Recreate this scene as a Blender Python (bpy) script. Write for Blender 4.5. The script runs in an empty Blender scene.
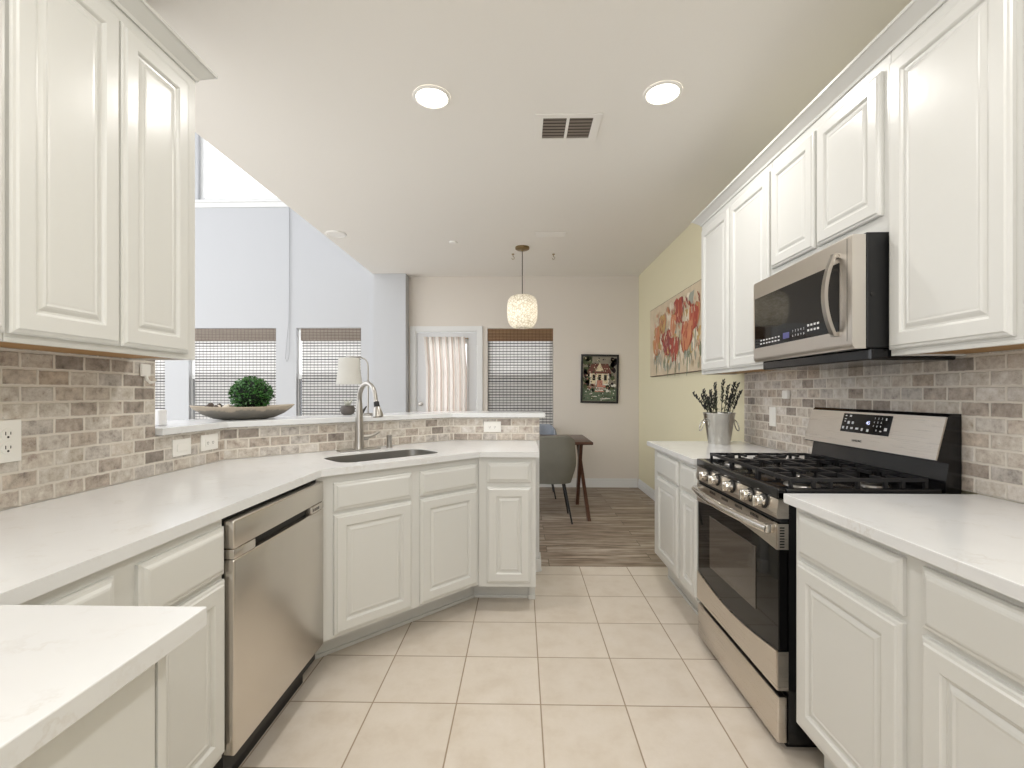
import bpy, bmesh, math, random
from mathutils import Vector, Matrix
random.seed(7)
PI = math.pi
sc = bpy.context.scene
COL = sc.collection
R2 = math.sqrt(0.5)

# ------------------------------------------------------------------ camera, sky, exposure
cam_d = bpy.data.cameras.new('camera')
cam = bpy.data.objects.new('camera', cam_d)
COL.objects.link(cam)
cam.location = (0, 0, 1.25)
cam.rotation_euler = (PI / 2, 0, math.radians(1.17))
cam_d.sensor_fit = 'HORIZONTAL'
cam_d.sensor_width = 36.0
cam_d.lens = 36.0 * 468.0 / 1024.0
cam_d.shift_y = 8.5 / 1024.0
cam_d.clip_start = 0.02
sc.camera = cam
sc.view_settings.view_transform = 'Standard'
sc.view_settings.look = 'None'
sc.view_settings.gamma = 1.0
sc.view_settings.use_curve_mapping = False
sc.view_settings.exposure = 0.50
world = bpy.data.worlds.new('daylight')
sc.world = world
world.use_nodes = True
wbg = world.node_tree.nodes['Background']
wbg.inputs['Color'].default_value = (0.965, 0.98, 1.0, 1)
wbg.inputs['Strength'].default_value = 1.75
CAN_POWER = 6.6
CAN_COLOR = (1.0, 0.975, 0.94)


def can_light(x, y, z, power=CAN_POWER, size=0.15):
    ld = bpy.data.lights.new('recessed_lamp', 'AREA')
    ld.shape = 'DISK'
    ld.size = size
    ld.energy = power
    ld.color = CAN_COLOR
    lo = bpy.data.objects.new('recessed_lamp', ld)
    lo.location = (x, y, z)
    COL.objects.link(lo)
    return lo


CANS = [(-0.467, 2.43), (0.725, 2.42), (-0.467, 0.55), (0.725, 0.55), (-0.467, -1.3), (0.725, -1.3)]
for cx_, cy_ in CANS:
    can_light(cx_, cy_, 2.772)


# ------------------------------------------------------------------ materials
def s2l(c):
    def f(v):
        v /= 255.0
        return v / 12.92 if v <= 0.04045 else ((v + 0.055) / 1.055) ** 2.4
    return (f(c[0]), f(c[1]), f(c[2]), 1.0)


def node(nt, t, **kw):
    n = nt.nodes.new(t)
    for k, v in kw.items():
        setattr(n, k, v)
    return n


def mat(name, rgb, rough=0.5, metal=0.0, spec=0.5, coat=0.0, emit=None, estr=0.0, noise=0.0, nscale=8.0,
        bump=0.0, bscale=60.0, aniso=0.0, trans=0.0):
    m = bpy.data.materials.new(name)
    m.use_nodes = True
    nt = m.node_tree
    b = nt.nodes['Principled BSDF']
    c = s2l(rgb)
    b.inputs['Base Color'].default_value = c
    b.inputs['Roughness'].default_value = rough
    b.inputs['Metallic'].default_value = metal
    b.inputs['Specular IOR Level'].default_value = spec
    b.inputs['Coat Weight'].default_value = coat
    b.inputs['Coat Roughness'].default_value = 0.08
    b.inputs['Transmission Weight'].default_value = trans
    if emit:
        b.inputs['Emission Color'].default_value = s2l(emit)
        b.inputs['Emission Strength'].default_value = estr
    tc = node(nt, 'ShaderNodeTexCoord')
    if noise > 0:
        n = node(nt, 'ShaderNodeTexNoise')
        n.inputs['Scale'].default_value = nscale
        n.inputs['Detail'].default_value = 4
        nt.links.new(tc.outputs['Object'], n.inputs['Vector'])
        mx = node(nt, 'ShaderNodeMix', data_type='RGBA')
        mx.inputs[6].default_value = tuple(v * (1 - noise) for v in c[:3]) + (1,)
        mx.inputs[7].default_value = tuple(min(1, v * (1 + noise)) for v in c[:3]) + (1,)
        nt.links.new(n.outputs['Fac'], mx.inputs[0])
        nt.links.new(mx.outputs[2], b.inputs['Base Color'])
    if bump > 0:
        n2 = node(nt, 'ShaderNodeTexNoise')
        n2.inputs['Scale'].default_value = bscale
        nt.links.new(tc.outputs['Object'], n2.inputs['Vector'])
        bp = node(nt, 'ShaderNodeBump')
        bp.inputs['Strength'].default_value = bump
        bp.inputs['Distance'].default_value = 0.01
        nt.links.new(n2.outputs['Fac'], bp.inputs['Height'])
        nt.links.new(bp.outputs['Normal'], b.inputs['Normal'])
    return m


def math_n(nt, op, a, b=None):
    n = node(nt, 'ShaderNodeMath', operation=op)
    for i, v in enumerate((a, b)):
        if v is None:
            continue
        if isinstance(v, (int, float)):
            n.inputs[i].default_value = v
        else:
            nt.links.new(v, n.inputs[i])
    return n.outputs[0]


def ramp(nt, fac, stops, interp='LINEAR'):
    r = node(nt, 'ShaderNodeValToRGB')
    r.color_ramp.interpolation = interp
    els = r.color_ramp.elements
    while len(els) < len(stops):
        els.new(0.5)
    for e, (p, c) in zip(els, stops):
        e.position = p
        e.color = s2l(c)
    nt.links.new(fac, r.inputs['Fac'])
    return r.outputs['Color']


def mixc(nt, fac, a, b):
    mx = node(nt, 'ShaderNodeMix', data_type='RGBA')
    for i, v in ((0, fac), (6, a), (7, b)):
        if isinstance(v, (int, float)):
            mx.inputs[i].default_value = v
        elif isinstance(v, tuple):
            mx.inputs[i].default_value = v
        else:
            nt.links.new(v, mx.inputs[i])
    return mx.outputs[2]


def noise_f(nt, vec, scale, detail=4, rough=0.5):
    n = node(nt, 'ShaderNodeTexNoise')
    n.inputs['Scale'].default_value = scale
    n.inputs['Detail'].default_value = detail
    n.inputs['Roughness'].default_value = rough
    if vec is not None:
        nt.links.new(vec, n.inputs['Vector'])
    return n.outputs['Fac']


def grid_cell(nt, u, v, pu, pv, stagger, grout, u0=0.0, v0=0.0):
    """returns (cell random value, grout mask 0..1, cell id vector)"""
    vv = math_n(nt, 'DIVIDE', math_n(nt, 'SUBTRACT', v, v0), pv)
    row = math_n(nt, 'FLOOR', vv)
    uu = math_n(nt, 'DIVIDE', math_n(nt, 'SUBTRACT', u, u0), pu)
    if stagger:
        uu = math_n(nt, 'ADD', uu, math_n(nt, 'MULTIPLY', math_n(nt, 'FLOORED_MODULO', row, 2.0), stagger))
    colm = math_n(nt, 'FLOOR', uu)
    fu = math_n(nt, 'FRACT', uu)
    fv = math_n(nt, 'FRACT', vv)
    du = math_n(nt, 'MULTIPLY', math_n(nt, 'MINIMUM', fu, math_n(nt, 'SUBTRACT', 1.0, fu)), pu)
    dv = math_n(nt, 'MULTIPLY', math_n(nt, 'MINIMUM', fv, math_n(nt, 'SUBTRACT', 1.0, fv)), pv)
    d = math_n(nt, 'MINIMUM', du, dv)
    mr = node(nt, 'ShaderNodeMapRange')
    nt.links.new(d, mr.inputs['Value'])
    mr.inputs['From Min'].default_value = grout * 0.5
    mr.inputs['From Max'].default_value = grout * 0.5 + 0.0025
    cv = node(nt, 'ShaderNodeCombineXYZ')
    nt.links.new(colm, cv.inputs[0])
    nt.links.new(row, cv.inputs[1])
    wn = node(nt, 'ShaderNodeTexWhiteNoise', noise_dimensions='3D')
    nt.links.new(cv.outputs[0], wn.inputs['Vector'])
    return wn.outputs['Value'], mr.outputs['Result'], wn.outputs['Color']


def make_travertine():
    m = bpy.data.materials.new('tumbled_travertine')
    m.use_nodes = True
    nt = m.node_tree
    b = nt.nodes['Principled BSDF']
    g = node(nt, 'ShaderNodeNewGeometry')
    sp = node(nt, 'ShaderNodeSeparateXYZ')
    nt.links.new(g.outputs['Position'], sp.inputs[0])
    sn = node(nt, 'ShaderNodeSeparateXYZ')
    nt.links.new(g.outputs['True Normal'], sn.inputs[0])
    u = math_n(nt, 'SUBTRACT', math_n(nt, 'MULTIPLY', sp.outputs[1], sn.outputs[0]),
               math_n(nt, 'MULTIPLY', sp.outputs[0], sn.outputs[1]))
    warp = noise_f(nt, g.outputs['Position'], 45, 2)
    wv = math_n(nt, 'MULTIPLY', math_n(nt, 'SUBTRACT', warp, 0.5), 0.005)
    u = math_n(nt, 'ADD', u, wv)
    v = math_n(nt, 'ADD', sp.outputs[2], wv)
    rnd, mask, rcol = grid_cell(nt, u, v, 0.1016, 0.0508, 0.5, 0.0055, 0.03, 0.9145)
    base = ramp(nt, rnd, [(0.0, (138, 131, 125)), (0.12, (166, 157, 149)), (0.30, (188, 179, 169)), (0.5, (200, 195, 188)),
                          (0.68, (184, 180, 176)), (0.82, (214, 209, 203)), (0.94, (178, 166, 153)), (1.0, (152, 142, 133))])
    off = node(nt, 'ShaderNodeVectorMath', operation='ADD')
    sc3 = node(nt, 'ShaderNodeVectorMath', operation='SCALE')
    nt.links.new(rcol, sc3.inputs[0])
    sc3.inputs['Scale'].default_value = 7.0
    nt.links.new(g.outputs['Position'], off.inputs[0])
    nt.links.new(sc3.outputs[0], off.inputs[1])
    nf = noise_f(nt, off.outputs[0], 30, 6, 0.72)
    mott = ramp(nt, nf, [(0.30, (96, 88, 82)), (0.46, (178, 173, 167)), (0.58, (206, 202, 198)), (0.74, (240, 238, 234))])
    c1 = node(nt, 'ShaderNodeMix', data_type='RGBA', blend_type='OVERLAY')
    c1.inputs[0].default_value = 0.7
    nt.links.new(base, c1.inputs[6])
    nt.links.new(mott, c1.inputs[7])
    pit = noise_f(nt, off.outputs[0], 120, 3, 0.7)
    pm = node(nt, 'ShaderNodeMapRange')
    nt.links.new(pit, pm.inputs['Value'])
    pm.inputs['From Min'].default_value = 0.63
    pm.inputs['From Max'].default_value = 0.72
    c2 = mixc(nt, math_n(nt, 'MULTIPLY', pm.outputs['Result'], 0.55), c1.outputs[2], s2l((104, 94, 86)))
    grout = s2l((218, 211, 200))
    col = mixc(nt, mask, grout, c2)
    nt.links.new(col, b.inputs['Base Color'])
    b.inputs['Roughness'].default_value = 0.42
    b.inputs['Specular IOR Level'].default_value = 0.45
    h = math_n(nt, 'ADD', mask, math_n(nt, 'MULTIPLY', nf, 0.35))
    h = math_n(nt, 'SUBTRACT', h, math_n(nt, 'MULTIPLY', pm.outputs['Result'], 0.35))
    bp = node(nt, 'ShaderNodeBump')
    bp.inputs['Strength'].default_value = 0.55
    bp.inputs['Distance'].default_value = 0.004
    nt.links.new(h, bp.inputs['Height'])
    nt.links.new(bp.outputs['Normal'], b.inputs['Normal'])
    return m


def make_floor_tile():
    m = bpy.data.materials.new('beige_ceramic_tile')
    m.use_nodes = True
    nt = m.node_tree
    b = nt.nodes['Principled BSDF']
    g = node(nt, 'ShaderNodeNewGeometry')
    sp = node(nt, 'ShaderNodeSeparateXYZ')
    nt.links.new(g.outputs['Position'], sp.inputs[0])
    rnd, mask, rcol = grid_cell(nt, sp.outputs[0], sp.outputs[1], 0.338, 0.3345, 0, 0.0028, 0.0765, 1.876)
    off = node(nt, 'ShaderNodeVectorMath', operation='ADD')
    sc3 = node(nt, 'ShaderNodeVectorMath', operation='SCALE')
    nt.links.new(rcol, sc3.inputs[0])
    sc3.inputs['Scale'].default_value = 9.0
    nt.links.new(g.outputs['Position'], off.inputs[0])
    nt.links.new(sc3.outputs[0], off.inputs[1])
    nf = noise_f(nt, off.outputs[0], 9, 5, 0.6)
    c = ramp(nt, nf, [(0.30, (211, 199, 184)), (0.5, (220, 210, 197)), (0.72, (226, 217, 206))])
    nf2 = noise_f(nt, off.outputs[0], 70, 3, 0.7)
    c = mixc(nt, math_n(nt, 'MULTIPLY', nf2, 0.25), c, s2l((194, 182, 168)))
    tint = mixc(nt, math_n(nt, 'MULTIPLY', rnd, 0.35), c, s2l((206, 197, 185)))
    col = mixc(nt, mask, s2l((156, 138, 116)), tint)
    nt.links.new(col, b.inputs['Base Color'])
    rr = node(nt, 'ShaderNodeMapRange')
    nt.links.new(mask, rr.inputs['Value'])
    rr.inputs['To Min'].default_value = 0.8
    rr.inputs['To Max'].default_value = 0.36
    nt.links.new(rr.outputs['Result'], b.inputs['Roughness'])
    bp = node(nt, 'ShaderNodeBump')
    bp.inputs['Strength'].default_value = 0.3
    bp.inputs['Distance'].default_value = 0.003
    nt.links.new(mask, bp.inputs['Height'])
    nt.links.new(bp.outputs['Normal'], b.inputs['Normal'])
    return m


def make_wood_floor():
    m = bpy.data.materials.new('grey_brown_plank')
    m.use_nodes = True
    nt = m.node_tree
    b = nt.nodes['Principled BSDF']
    g = node(nt, 'ShaderNodeNewGeometry')
    sp = node(nt, 'ShaderNodeSeparateXYZ')
    nt.links.new(g.outputs['Position'], sp.inputs[0])
    rnd, mask, rcol = grid_cell(nt, sp.outputs[0], sp.outputs[1], 1.22, 0.152, 0.37, 0.001, 0.2, 3.37)
    mp = node(nt, 'ShaderNodeMapping')
    mp.inputs['Scale'].default_value = (1.6, 16, 1)
    off = node(nt, 'ShaderNodeVectorMath', operation='ADD')
    sc3 = node(nt, 'ShaderNodeVectorMath', operation='SCALE')
    nt.links.new(rcol, sc3.inputs[0])
    sc3.inputs['Scale'].default_value = 20.0
    nt.links.new(g.outputs['Position'], mp.inputs['Vector'])
    nt.links.new(mp.outputs[0], off.inputs[0])
    nt.links.new(sc3.outputs[0], off.inputs[1])
    nf = noise_f(nt, off.outputs[0], 1.5, 7, 0.65)
    c = ramp(nt, nf, [(0.30, (70, 56, 46)), (0.43, (132, 116, 100)), (0.56, (174, 161, 146)), (0.72, (206, 196, 182))])
    tint = mixc(nt, math_n(nt, 'MULTIPLY', rnd, 0.45), c, s2l((112, 92, 74)))
    col = mixc(nt, mask, s2l((60, 48, 38)), tint)
    nt.links.new(col, b.inputs['Base Color'])
    b.inputs['Roughness'].default_value = 0.45
    return m


def make_quartz():
    m = bpy.data.materials.new('white_quartz')
    m.use_nodes = True
    nt = m.node_tree
    b = nt.nodes['Principled BSDF']
    g = node(nt, 'ShaderNodeNewGeometry')
    wv = noise_f(nt, g.outputs['Position'], 5, 6, 0.65)
    vein = math_n(nt, 'ABSOLUTE', math_n(nt, 'SUBTRACT', wv, 0.5))
    mr = node(nt, 'ShaderNodeMapRange')
    nt.links.new(vein, mr.inputs['Value'])
    mr.inputs['From Min'].default_value = 0.0
    mr.inputs['From Max'].default_value = 0.025
    mr.inputs['To Min'].default_value = 1.0
    mr.inputs['To Max'].default_value = 0.0
    patch = noise_f(nt, g.outputs['Position'], 11, 3)
    pm = node(nt, 'ShaderNodeMapRange')
    nt.links.new(patch, pm.inputs['Value'])
    pm.inputs['From Min'].default_value = 0.45
    pm.inputs['From Max'].default_value = 0.7
    f = math_n(nt, 'MULTIPLY', math_n(nt, 'MULTIPLY', mr.outputs['Result'], pm.outputs['Result']), 0.22)
    cloud = noise_f(nt, g.outputs['Position'], 7, 4)
    c0 = mixc(nt, cloud, s2l((222, 223, 224)), s2l((229, 230, 230)))
    col = mixc(nt, f, c0, s2l((184, 172, 156)))
    nt.links.new(col, b.inputs['Base Color'])
    b.inputs['Roughness'].default_value = 0.16
    b.inputs['Specular IOR Level'].default_value = 0.5
    return m


def make_brushed(name, rgb, rough, along):
    m = bpy.data.materials.new(name)
    m.use_nodes = True
    nt = m.node_tree
    b = nt.nodes['Principled BSDF']
    b.inputs['Metallic'].default_value = 1.0
    tc = node(nt, 'ShaderNodeTexCoord')
    mp = node(nt, 'ShaderNodeMapping')
    mp.inputs['Scale'].default_value = along
    nt.links.new(tc.outputs['Object'], mp.inputs['Vector'])
    n = noise_f(nt, mp.outputs[0], 1.0, 3)
    col = mixc(nt, n, s2l(tuple(v * 0.996 for v in rgb)), s2l(tuple(min(255, v * 1.003) for v in rgb)))
    nt.links.new(col, b.inputs['Base Color'])
    rr = node(nt, 'ShaderNodeMapRange')
    nt.links.new(n, rr.inputs['Value'])
    rr.inputs['To Min'].default_value = rough * 0.93
    rr.inputs['To Max'].default_value = rough * 1.07
    nt.links.new(rr.outputs['Result'], b.inputs['Roughness'])
    return m


def make_weave(name, pale, dark, pitch, duty, translucent):
    """woven wood shade: rows of flat reeds along x with thin dark gaps and fine upright threads"""
    m = bpy.data.materials.new(name)
    m.use_nodes = True
    nt = m.node_tree
    out = nt.nodes['Material Output']
    b = nt.nodes['Principled BSDF']
    g = node(nt, 'ShaderNodeNewGeometry')
    sp = node(nt, 'ShaderNodeSeparateXYZ')
    nt.links.new(g.outputs['Position'], sp.inputs[0])
    zz = math_n(nt, 'DIVIDE', sp.outputs[2], pitch)
    row = math_n(nt, 'FLOOR', zz)
    wn = node(nt, 'ShaderNodeTexWhiteNoise', noise_dimensions='1D')
    nt.links.new(row, wn.inputs['W'])
    fz = math_n(nt, 'FRACT', zz)
    gap = math_n(nt, 'GREATER_THAN', fz, math_n(nt, 'ADD', duty - 0.12, math_n(nt, 'MULTIPLY', wn.outputs['Value'], 0.24)))
    mp = node(nt, 'ShaderNodeMapping')
    mp.inputs['Scale'].default_value = (3, 3, 60)
    nt.links.new(g.outputs['Position'], mp.inputs['Vector'])
    nf = noise_f(nt, mp.outputs[0], 2.0, 3)
    reed = mixc(nt, nf, s2l(tuple(v * 0.86 for v in pale)), s2l(tuple(min(255, v * 1.08) for v in pale)))
    fx = math_n(nt, 'FRACT', math_n(nt, 'DIVIDE', sp.outputs[0], 0.048))
    th = math_n(nt, 'GREATER_THAN', fx, 0.8)
    c = mixc(nt, math_n(nt, 'MULTIPLY', th, 0.45), reed, s2l(dark))
    c = mixc(nt, gap, c, s2l(dark))
    nt.links.new(c, b.inputs['Base Color'])
    b.inputs['Roughness'].default_value = 0.8
    b.inputs['Specular IOR Level'].default_value = 0.1
    if translucent > 0:
        tr = node(nt, 'ShaderNodeBsdfTranslucent')
        nt.links.new(c, tr.inputs['Color'])
        ms = node(nt, 'ShaderNodeMixShader')
        ms.inputs[0].default_value = translucent
        nt.links.new(b.outputs[0], ms.inputs[1])
        nt.links.new(tr.outputs[0], ms.inputs[2])
        nt.links.new(ms.outputs[0], out.inputs['Surface'])
    return m


def make_glass(name, tint=(255, 255, 255), refl=0.06):
    m = bpy.data.materials.new(name)
    m.use_nodes = True
    nt = m.node_tree
    out = nt.nodes['Material Output']
    nt.nodes.remove(nt.nodes['Principled BSDF'])
    t = node(nt, 'ShaderNodeBsdfTransparent')
    t.inputs['Color'].default_value = s2l(tint)
    gl = node(nt, 'ShaderNodeBsdfGlossy')
    gl.inputs['Roughness'].default_value = 0.02
    ms = node(nt, 'ShaderNodeMixShader')
    ms.inputs[0].default_value = refl
    nt.links.new(t.outputs[0], ms.inputs[1])
    nt.links.new(gl.outputs[0], ms.inputs[2])
    nt.links.new(ms.outputs[0], out.inputs['Surface'])
    return m


def make_translucent(name, rgb, fac, rough=0.9, noise=0.0, nscale=30, emit=0.0, ecol=(255, 240, 215)):
    m = mat(name, rgb, rough=rough, spec=0.1, noise=noise, nscale=nscale)
    nt = m.node_tree
    out = nt.nodes['Material Output']
    b = nt.nodes['Principled BSDF']
    tr = node(nt, 'ShaderNodeBsdfTranslucent')
    tr.inputs['Color'].default_value = s2l(rgb)
    ms = node(nt, 'ShaderNodeMixShader')
    ms.inputs[0].default_value = fac
    nt.links.new(b.outputs[0], ms.inputs[1])
    nt.links.new(tr.outputs[0], ms.inputs[2])
    nt.links.new(ms.outputs[0], out.inputs['Surface'])
    if emit > 0:
        b.inputs['Emission Color'].default_value = s2l(ecol)
        b.inputs['Emission Strength'].default_value = emit
    return m


def make_shell_shade():
    """capiz / woven paper pendant shade: pale flecked translucent skin"""
    m = bpy.data.materials.new('flecked_shade')
    m.use_nodes = True
    nt = m.node_tree
    out = nt.nodes['Material Output']
    b = nt.nodes['Principled BSDF']
    tc = node(nt, 'ShaderNodeTexCoord')
    vo = node(nt, 'ShaderNodeTexVoronoi', feature='DISTANCE_TO_EDGE')
    vo.inputs['Scale'].default_value = 38
    nt.links.new(tc.outputs['Object'], vo.inputs['Vector'])
    mr = node(nt, 'ShaderNodeMapRange')
    nt.links.new(vo.outputs['Distance'], mr.inputs['Value'])
    mr.inputs['From Max'].default_value = 0.16
    nf = noise_f(nt, tc.outputs['Object'], 22, 3)
    f = math_n(nt, 'MULTIPLY', mr.outputs['Result'], nf)
    c = ramp(nt, f, [(0.0, (188, 180, 164)), (0.22, (232, 227, 214)), (0.5, (250, 248, 242))])
    nt.links.new(c, b.inputs['Base Color'])
    b.inputs['Roughness'].default_value = 0.6
    tr = node(nt, 'ShaderNodeBsdfTranslucent')
    nt.links.new(c, tr.inputs['Color'])
    ms = node(nt, 'ShaderNodeMixShader')
    ms.inputs[0].default_value = 0.7
    nt.links.new(b.outputs[0], ms.inputs[1])
    nt.links.new(tr.outputs[0], ms.inputs[2])
    nt.links.new(ms.outputs[0], out.inputs['Surface'])
    return m


def make_wood(name, a, bb, scale=(2, 30, 30), rough=0.4):
    m = bpy.data.materials.new(name)
    m.use_nodes = True
    nt = m.node_tree
    b = nt.nodes['Principled BSDF']
    tc = node(nt, 'ShaderNodeTexCoord')
    mp = node(nt, 'ShaderNodeMapping')
    mp.inputs['Scale'].default_value = scale
    nt.links.new(tc.outputs['Object'], mp.inputs['Vector'])
    n = noise_f(nt, mp.outputs[0], 1.5, 5)
    nt.links.new(mixc(nt, n, s2l(a), s2l(bb)), b.inputs['Base Color'])
    b.inputs['Roughness'].default_value = rough
    return m


M = {}
M['cab'] = mat('cabinet_paint', (216, 216, 212), rough=0.28, spec=0.5, bump=0.04, bscale=22)
M['ceil'] = mat('ceiling_paint', (241, 238, 233), rough=0.9, spec=0.1, bump=0.06, bscale=120)
M['wall'] = mat('beige_wall_paint', (218, 211, 202), rough=0.85, spec=0.15, bump=0.06, bscale=120)
M['yellow'] = mat('pale_yellow_wall_paint', (224, 217, 188), rough=0.85, spec=0.15, bump=0.06, bscale=120)
M['living'] = mat('cool_white_wall_paint', (190, 191, 193), rough=0.85, spec=0.15)
M['trimw'] = mat('white_trim_paint', (222, 222, 220), rough=0.35)
M['doorw'] = mat('door_paint', (214, 214, 214), rough=0.4)
M['quartz'] = make_quartz()
M['bounce_floor'] = mat('pale_bounce_floor', (222, 216, 206), rough=0.95, spec=0.1, noise=0.06, nscale=60)  # pale reflector tone for the unseen living floor
M['trav'] = make_travertine()
M['tile'] = make_floor_tile()
M['plank'] = make_wood_floor()
M['steelh'] = make_brushed('brushed_steel', (214, 208, 200), 0.32, (900, 6, 6))
M['steelv'] = make_brushed('brushed_steel_upright', (214, 208, 200), 0.26, (6, 6, 700))
M['steely'] = make_brushed('brushed_steel_range', (214, 207, 198), 0.28, (6, 4, 700))
M['chrome'] = mat('polished_steel', (220, 216, 210), rough=0.14, metal=1.0)
M['nickel'] = mat('brushed_nickel', (176, 172, 166), rough=0.28, metal=1.0)
M['sinksteel'] = make_brushed('sink_steel', (176, 174, 170), 0.36, (40, 40, 40))
M['blk'] = mat('black_enamel', (14, 14, 16), rough=0.18, spec=0.5)
M['blkm'] = mat('matte_black', (16, 16, 17), rough=0.5)
M['iron'] = mat('cast_iron', (24, 24, 26), rough=0.42, spec=0.6)
M['glassblk'] = mat('black_oven_glass', (7, 7, 8), rough=0.04, spec=0.3)
M['ovenwin'] = mat('oven_window_glass', (74, 68, 62), rough=0.06, spec=0.9)
M['darkgap'] = mat('dark_plastic', (30, 29, 28), rough=0.6)
M['plate'] = mat('outlet_plastic', (240, 238, 232), rough=0.3)
M['slot'] = mat('outlet_slot', (34, 30, 28), rough=0.6)
M['mark'] = mat('panel_marking', (214, 214, 216), rough=0.5)
M['bluemark'] = mat('panel_display', (60, 58, 96), rough=0.3, emit=(150, 160, 255), estr=0.08)
M['digit'] = mat('lit_digit', (200, 205, 255), rough=0.5, emit=(214, 220, 255), estr=0.8)
M['logo'] = mat('logo_grey', (96, 92, 88), rough=0.4, metal=0.5)
M['underwood'] = make_wood('unfinished_wood', (150, 112, 66), (176, 136, 84), (3, 20, 3), 0.6)
M['toe'] = mat('toe_kick_paint', (206, 200, 190), rough=0.5)
M['can'] = mat('light_trim', (244, 242, 238), rough=0.4)
M['lens'] = mat('lit_lens', (255, 250, 240), rough=0.5, emit=(255, 246, 230), estr=7.0)
M['pot2'] = mat('grey_cord', (150, 150, 152), rough=0.8)
M['bulb'] = mat('lit_bulb', (255, 240, 210), rough=0.5, emit=(255, 246, 230), estr=13.0)
M['shade'] = make_shell_shade()
M['brass'] = mat('antique_brass', (142, 122, 88), rough=0.35, metal=0.85)
M['cord'] = mat('dark_cord', (70, 62, 54), rough=0.6)
M['weave'] = make_weave('woven_shade', (222, 220, 217), (70, 68, 68), 0.036, 0.74, 0.24)
M['weavev'] = make_weave('woven_valance', (150, 122, 96), (86, 64, 46), 0.02, 0.7, 0.0)
M['weavevg'] = make_weave('woven_valance_grey', (150, 140, 130), (92, 82, 74), 0.02, 0.7, 0.0)
M['glass'] = make_glass('window_glass')
M['screen'] = make_glass('insect_screen', (150, 150, 152), 0.0)
M['curtain'] = None
M['picblk'] = mat('black_frame', (16, 15, 15), rough=0.35)
M['galv'] = mat('galvanised_metal', (198, 196, 190), rough=0.24, metal=1.0, noise=0.3, nscale=9)  # strong mottling: zinc patches, also standing in for uneven reflections
M['stem'] = mat('dried_stem', (74, 82, 62), rough=0.8)
M['bloom'] = mat('dried_bloom', (44, 44, 46), rough=0.85, noise=0.3, nscale=90)
M['chair'] = mat('grey_velvet', (116, 114, 105), rough=0.85, noise=0.16, nscale=9, bump=0.1, bscale=300)
M['chairb'] = mat('blue_grey_velvet', (136, 142, 152), rough=0.85, noise=0.1, nscale=9)
M['walnut'] = make_wood('dark_walnut', (58, 34, 25), (92, 60, 44), (3, 26, 26), 0.32)
M['stone'] = None
M['leaf'] = mat('boxwood_leaf', (58, 104, 46), rough=0.3, noise=0.55, nscale=40)
M['leafc'] = mat('boxwood_core', (18, 32, 16), rough=0.9)
M['linen'] = make_translucent('linen_shade', (224, 222, 216), 0.35, noise=0.05)
M['pot'] = mat('dark_grey_pot', (92, 86, 82), rough=0.6, noise=0.3, nscale=30)
M['darkleaf'] = mat('dark_leaf', (70, 66, 62), rough=0.6)
M['pebble'] = mat('pale_pebble', (214, 204, 190), rough=0.6, noise=0.15, nscale=40)
M['pebbled'] = mat('dark_pebble', (74, 62, 54), rough=0.6, noise=0.2, nscale=40)
M['louvre'] = mat('louvre_paint', (128, 118, 108), rough=0.5)
M['ventdark'] = mat('vent_void', (40, 34, 30), rough=0.9)
M['whitebox'] = mat('white_plastic', (238, 238, 240), rough=0.4)


def make_curtain_mat():
    m = bpy.data.materials.new('striped_curtain_fabric')
    m.use_nodes = True
    nt = m.node_tree
    out = nt.nodes['Material Output']
    b = nt.nodes['Principled BSDF']
    uv = node(nt, 'ShaderNodeUVMap')
    sp = node(nt, 'ShaderNodeSeparateXYZ')
    nt.links.new(uv.outputs[0], sp.inputs[0])
    f = math_n(nt, 'FRACT', math_n(nt, 'MULTIPLY', sp.outputs[0], 6.5))
    c = ramp(nt, f, [(0.0, (226, 219, 212)), (0.28, (240, 237, 231)), (0.42, (216, 196, 188)), (0.56, (222, 216, 206)), (0.72, (196, 192, 186)), (0.9, (232, 224, 218))])
    nt.links.new(c, b.inputs['Base Color'])
    b.inputs['Roughness'].default_value = 0.9
    tr = node(nt, 'ShaderNodeBsdfTranslucent')
    nt.links.new(c, tr.inputs['Color'])
    ms = node(nt, 'ShaderNodeMixShader')
    ms.inputs[0].default_value = 0.35
    nt.links.new(b.outputs[0], ms.inputs[1])
    nt.links.new(tr.outputs[0], ms.inputs[2])
    nt.links.new(ms.outputs[0], out.inputs['Surface'])
    return m


M['curtain'] = make_curtain_mat()


def make_stone_mat():
    m = bpy.data.materials.new('weathered_bowl')
    m.use_nodes = True
    nt = m.node_tree
    b = nt.nodes['Principled BSDF']
    tc = node(nt, 'ShaderNodeTexCoord')
    sp = node(nt, 'ShaderNodeSeparateXYZ')
    nt.links.new(tc.outputs['Object'], sp.inputs[0])
    n = noise_f(nt, tc.outputs['Object'], 16, 5, 0.65)
    z = math_n(nt, 'ADD', math_n(nt, 'MULTIPLY', sp.outputs[2], 9.0), math_n(nt, 'MULTIPLY', math_n(nt, 'SUBTRACT', n, 0.5), 0.5))
    c = ramp(nt, z, [(0.24, (98, 98, 92)), (0.42, (122, 118, 110)), (0.50, (176, 164, 146)), (0.8, (190, 178, 160))])
    c2 = mixc(nt, math_n(nt, 'MULTIPLY', n, 0.35), c, s2l((120, 104, 92)))
    nt.links.new(c2, b.inputs['Base Color'])
    b.inputs['Roughness'].default_value = 0.6
    return m


M['stone'] = make_stone_mat()


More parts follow.
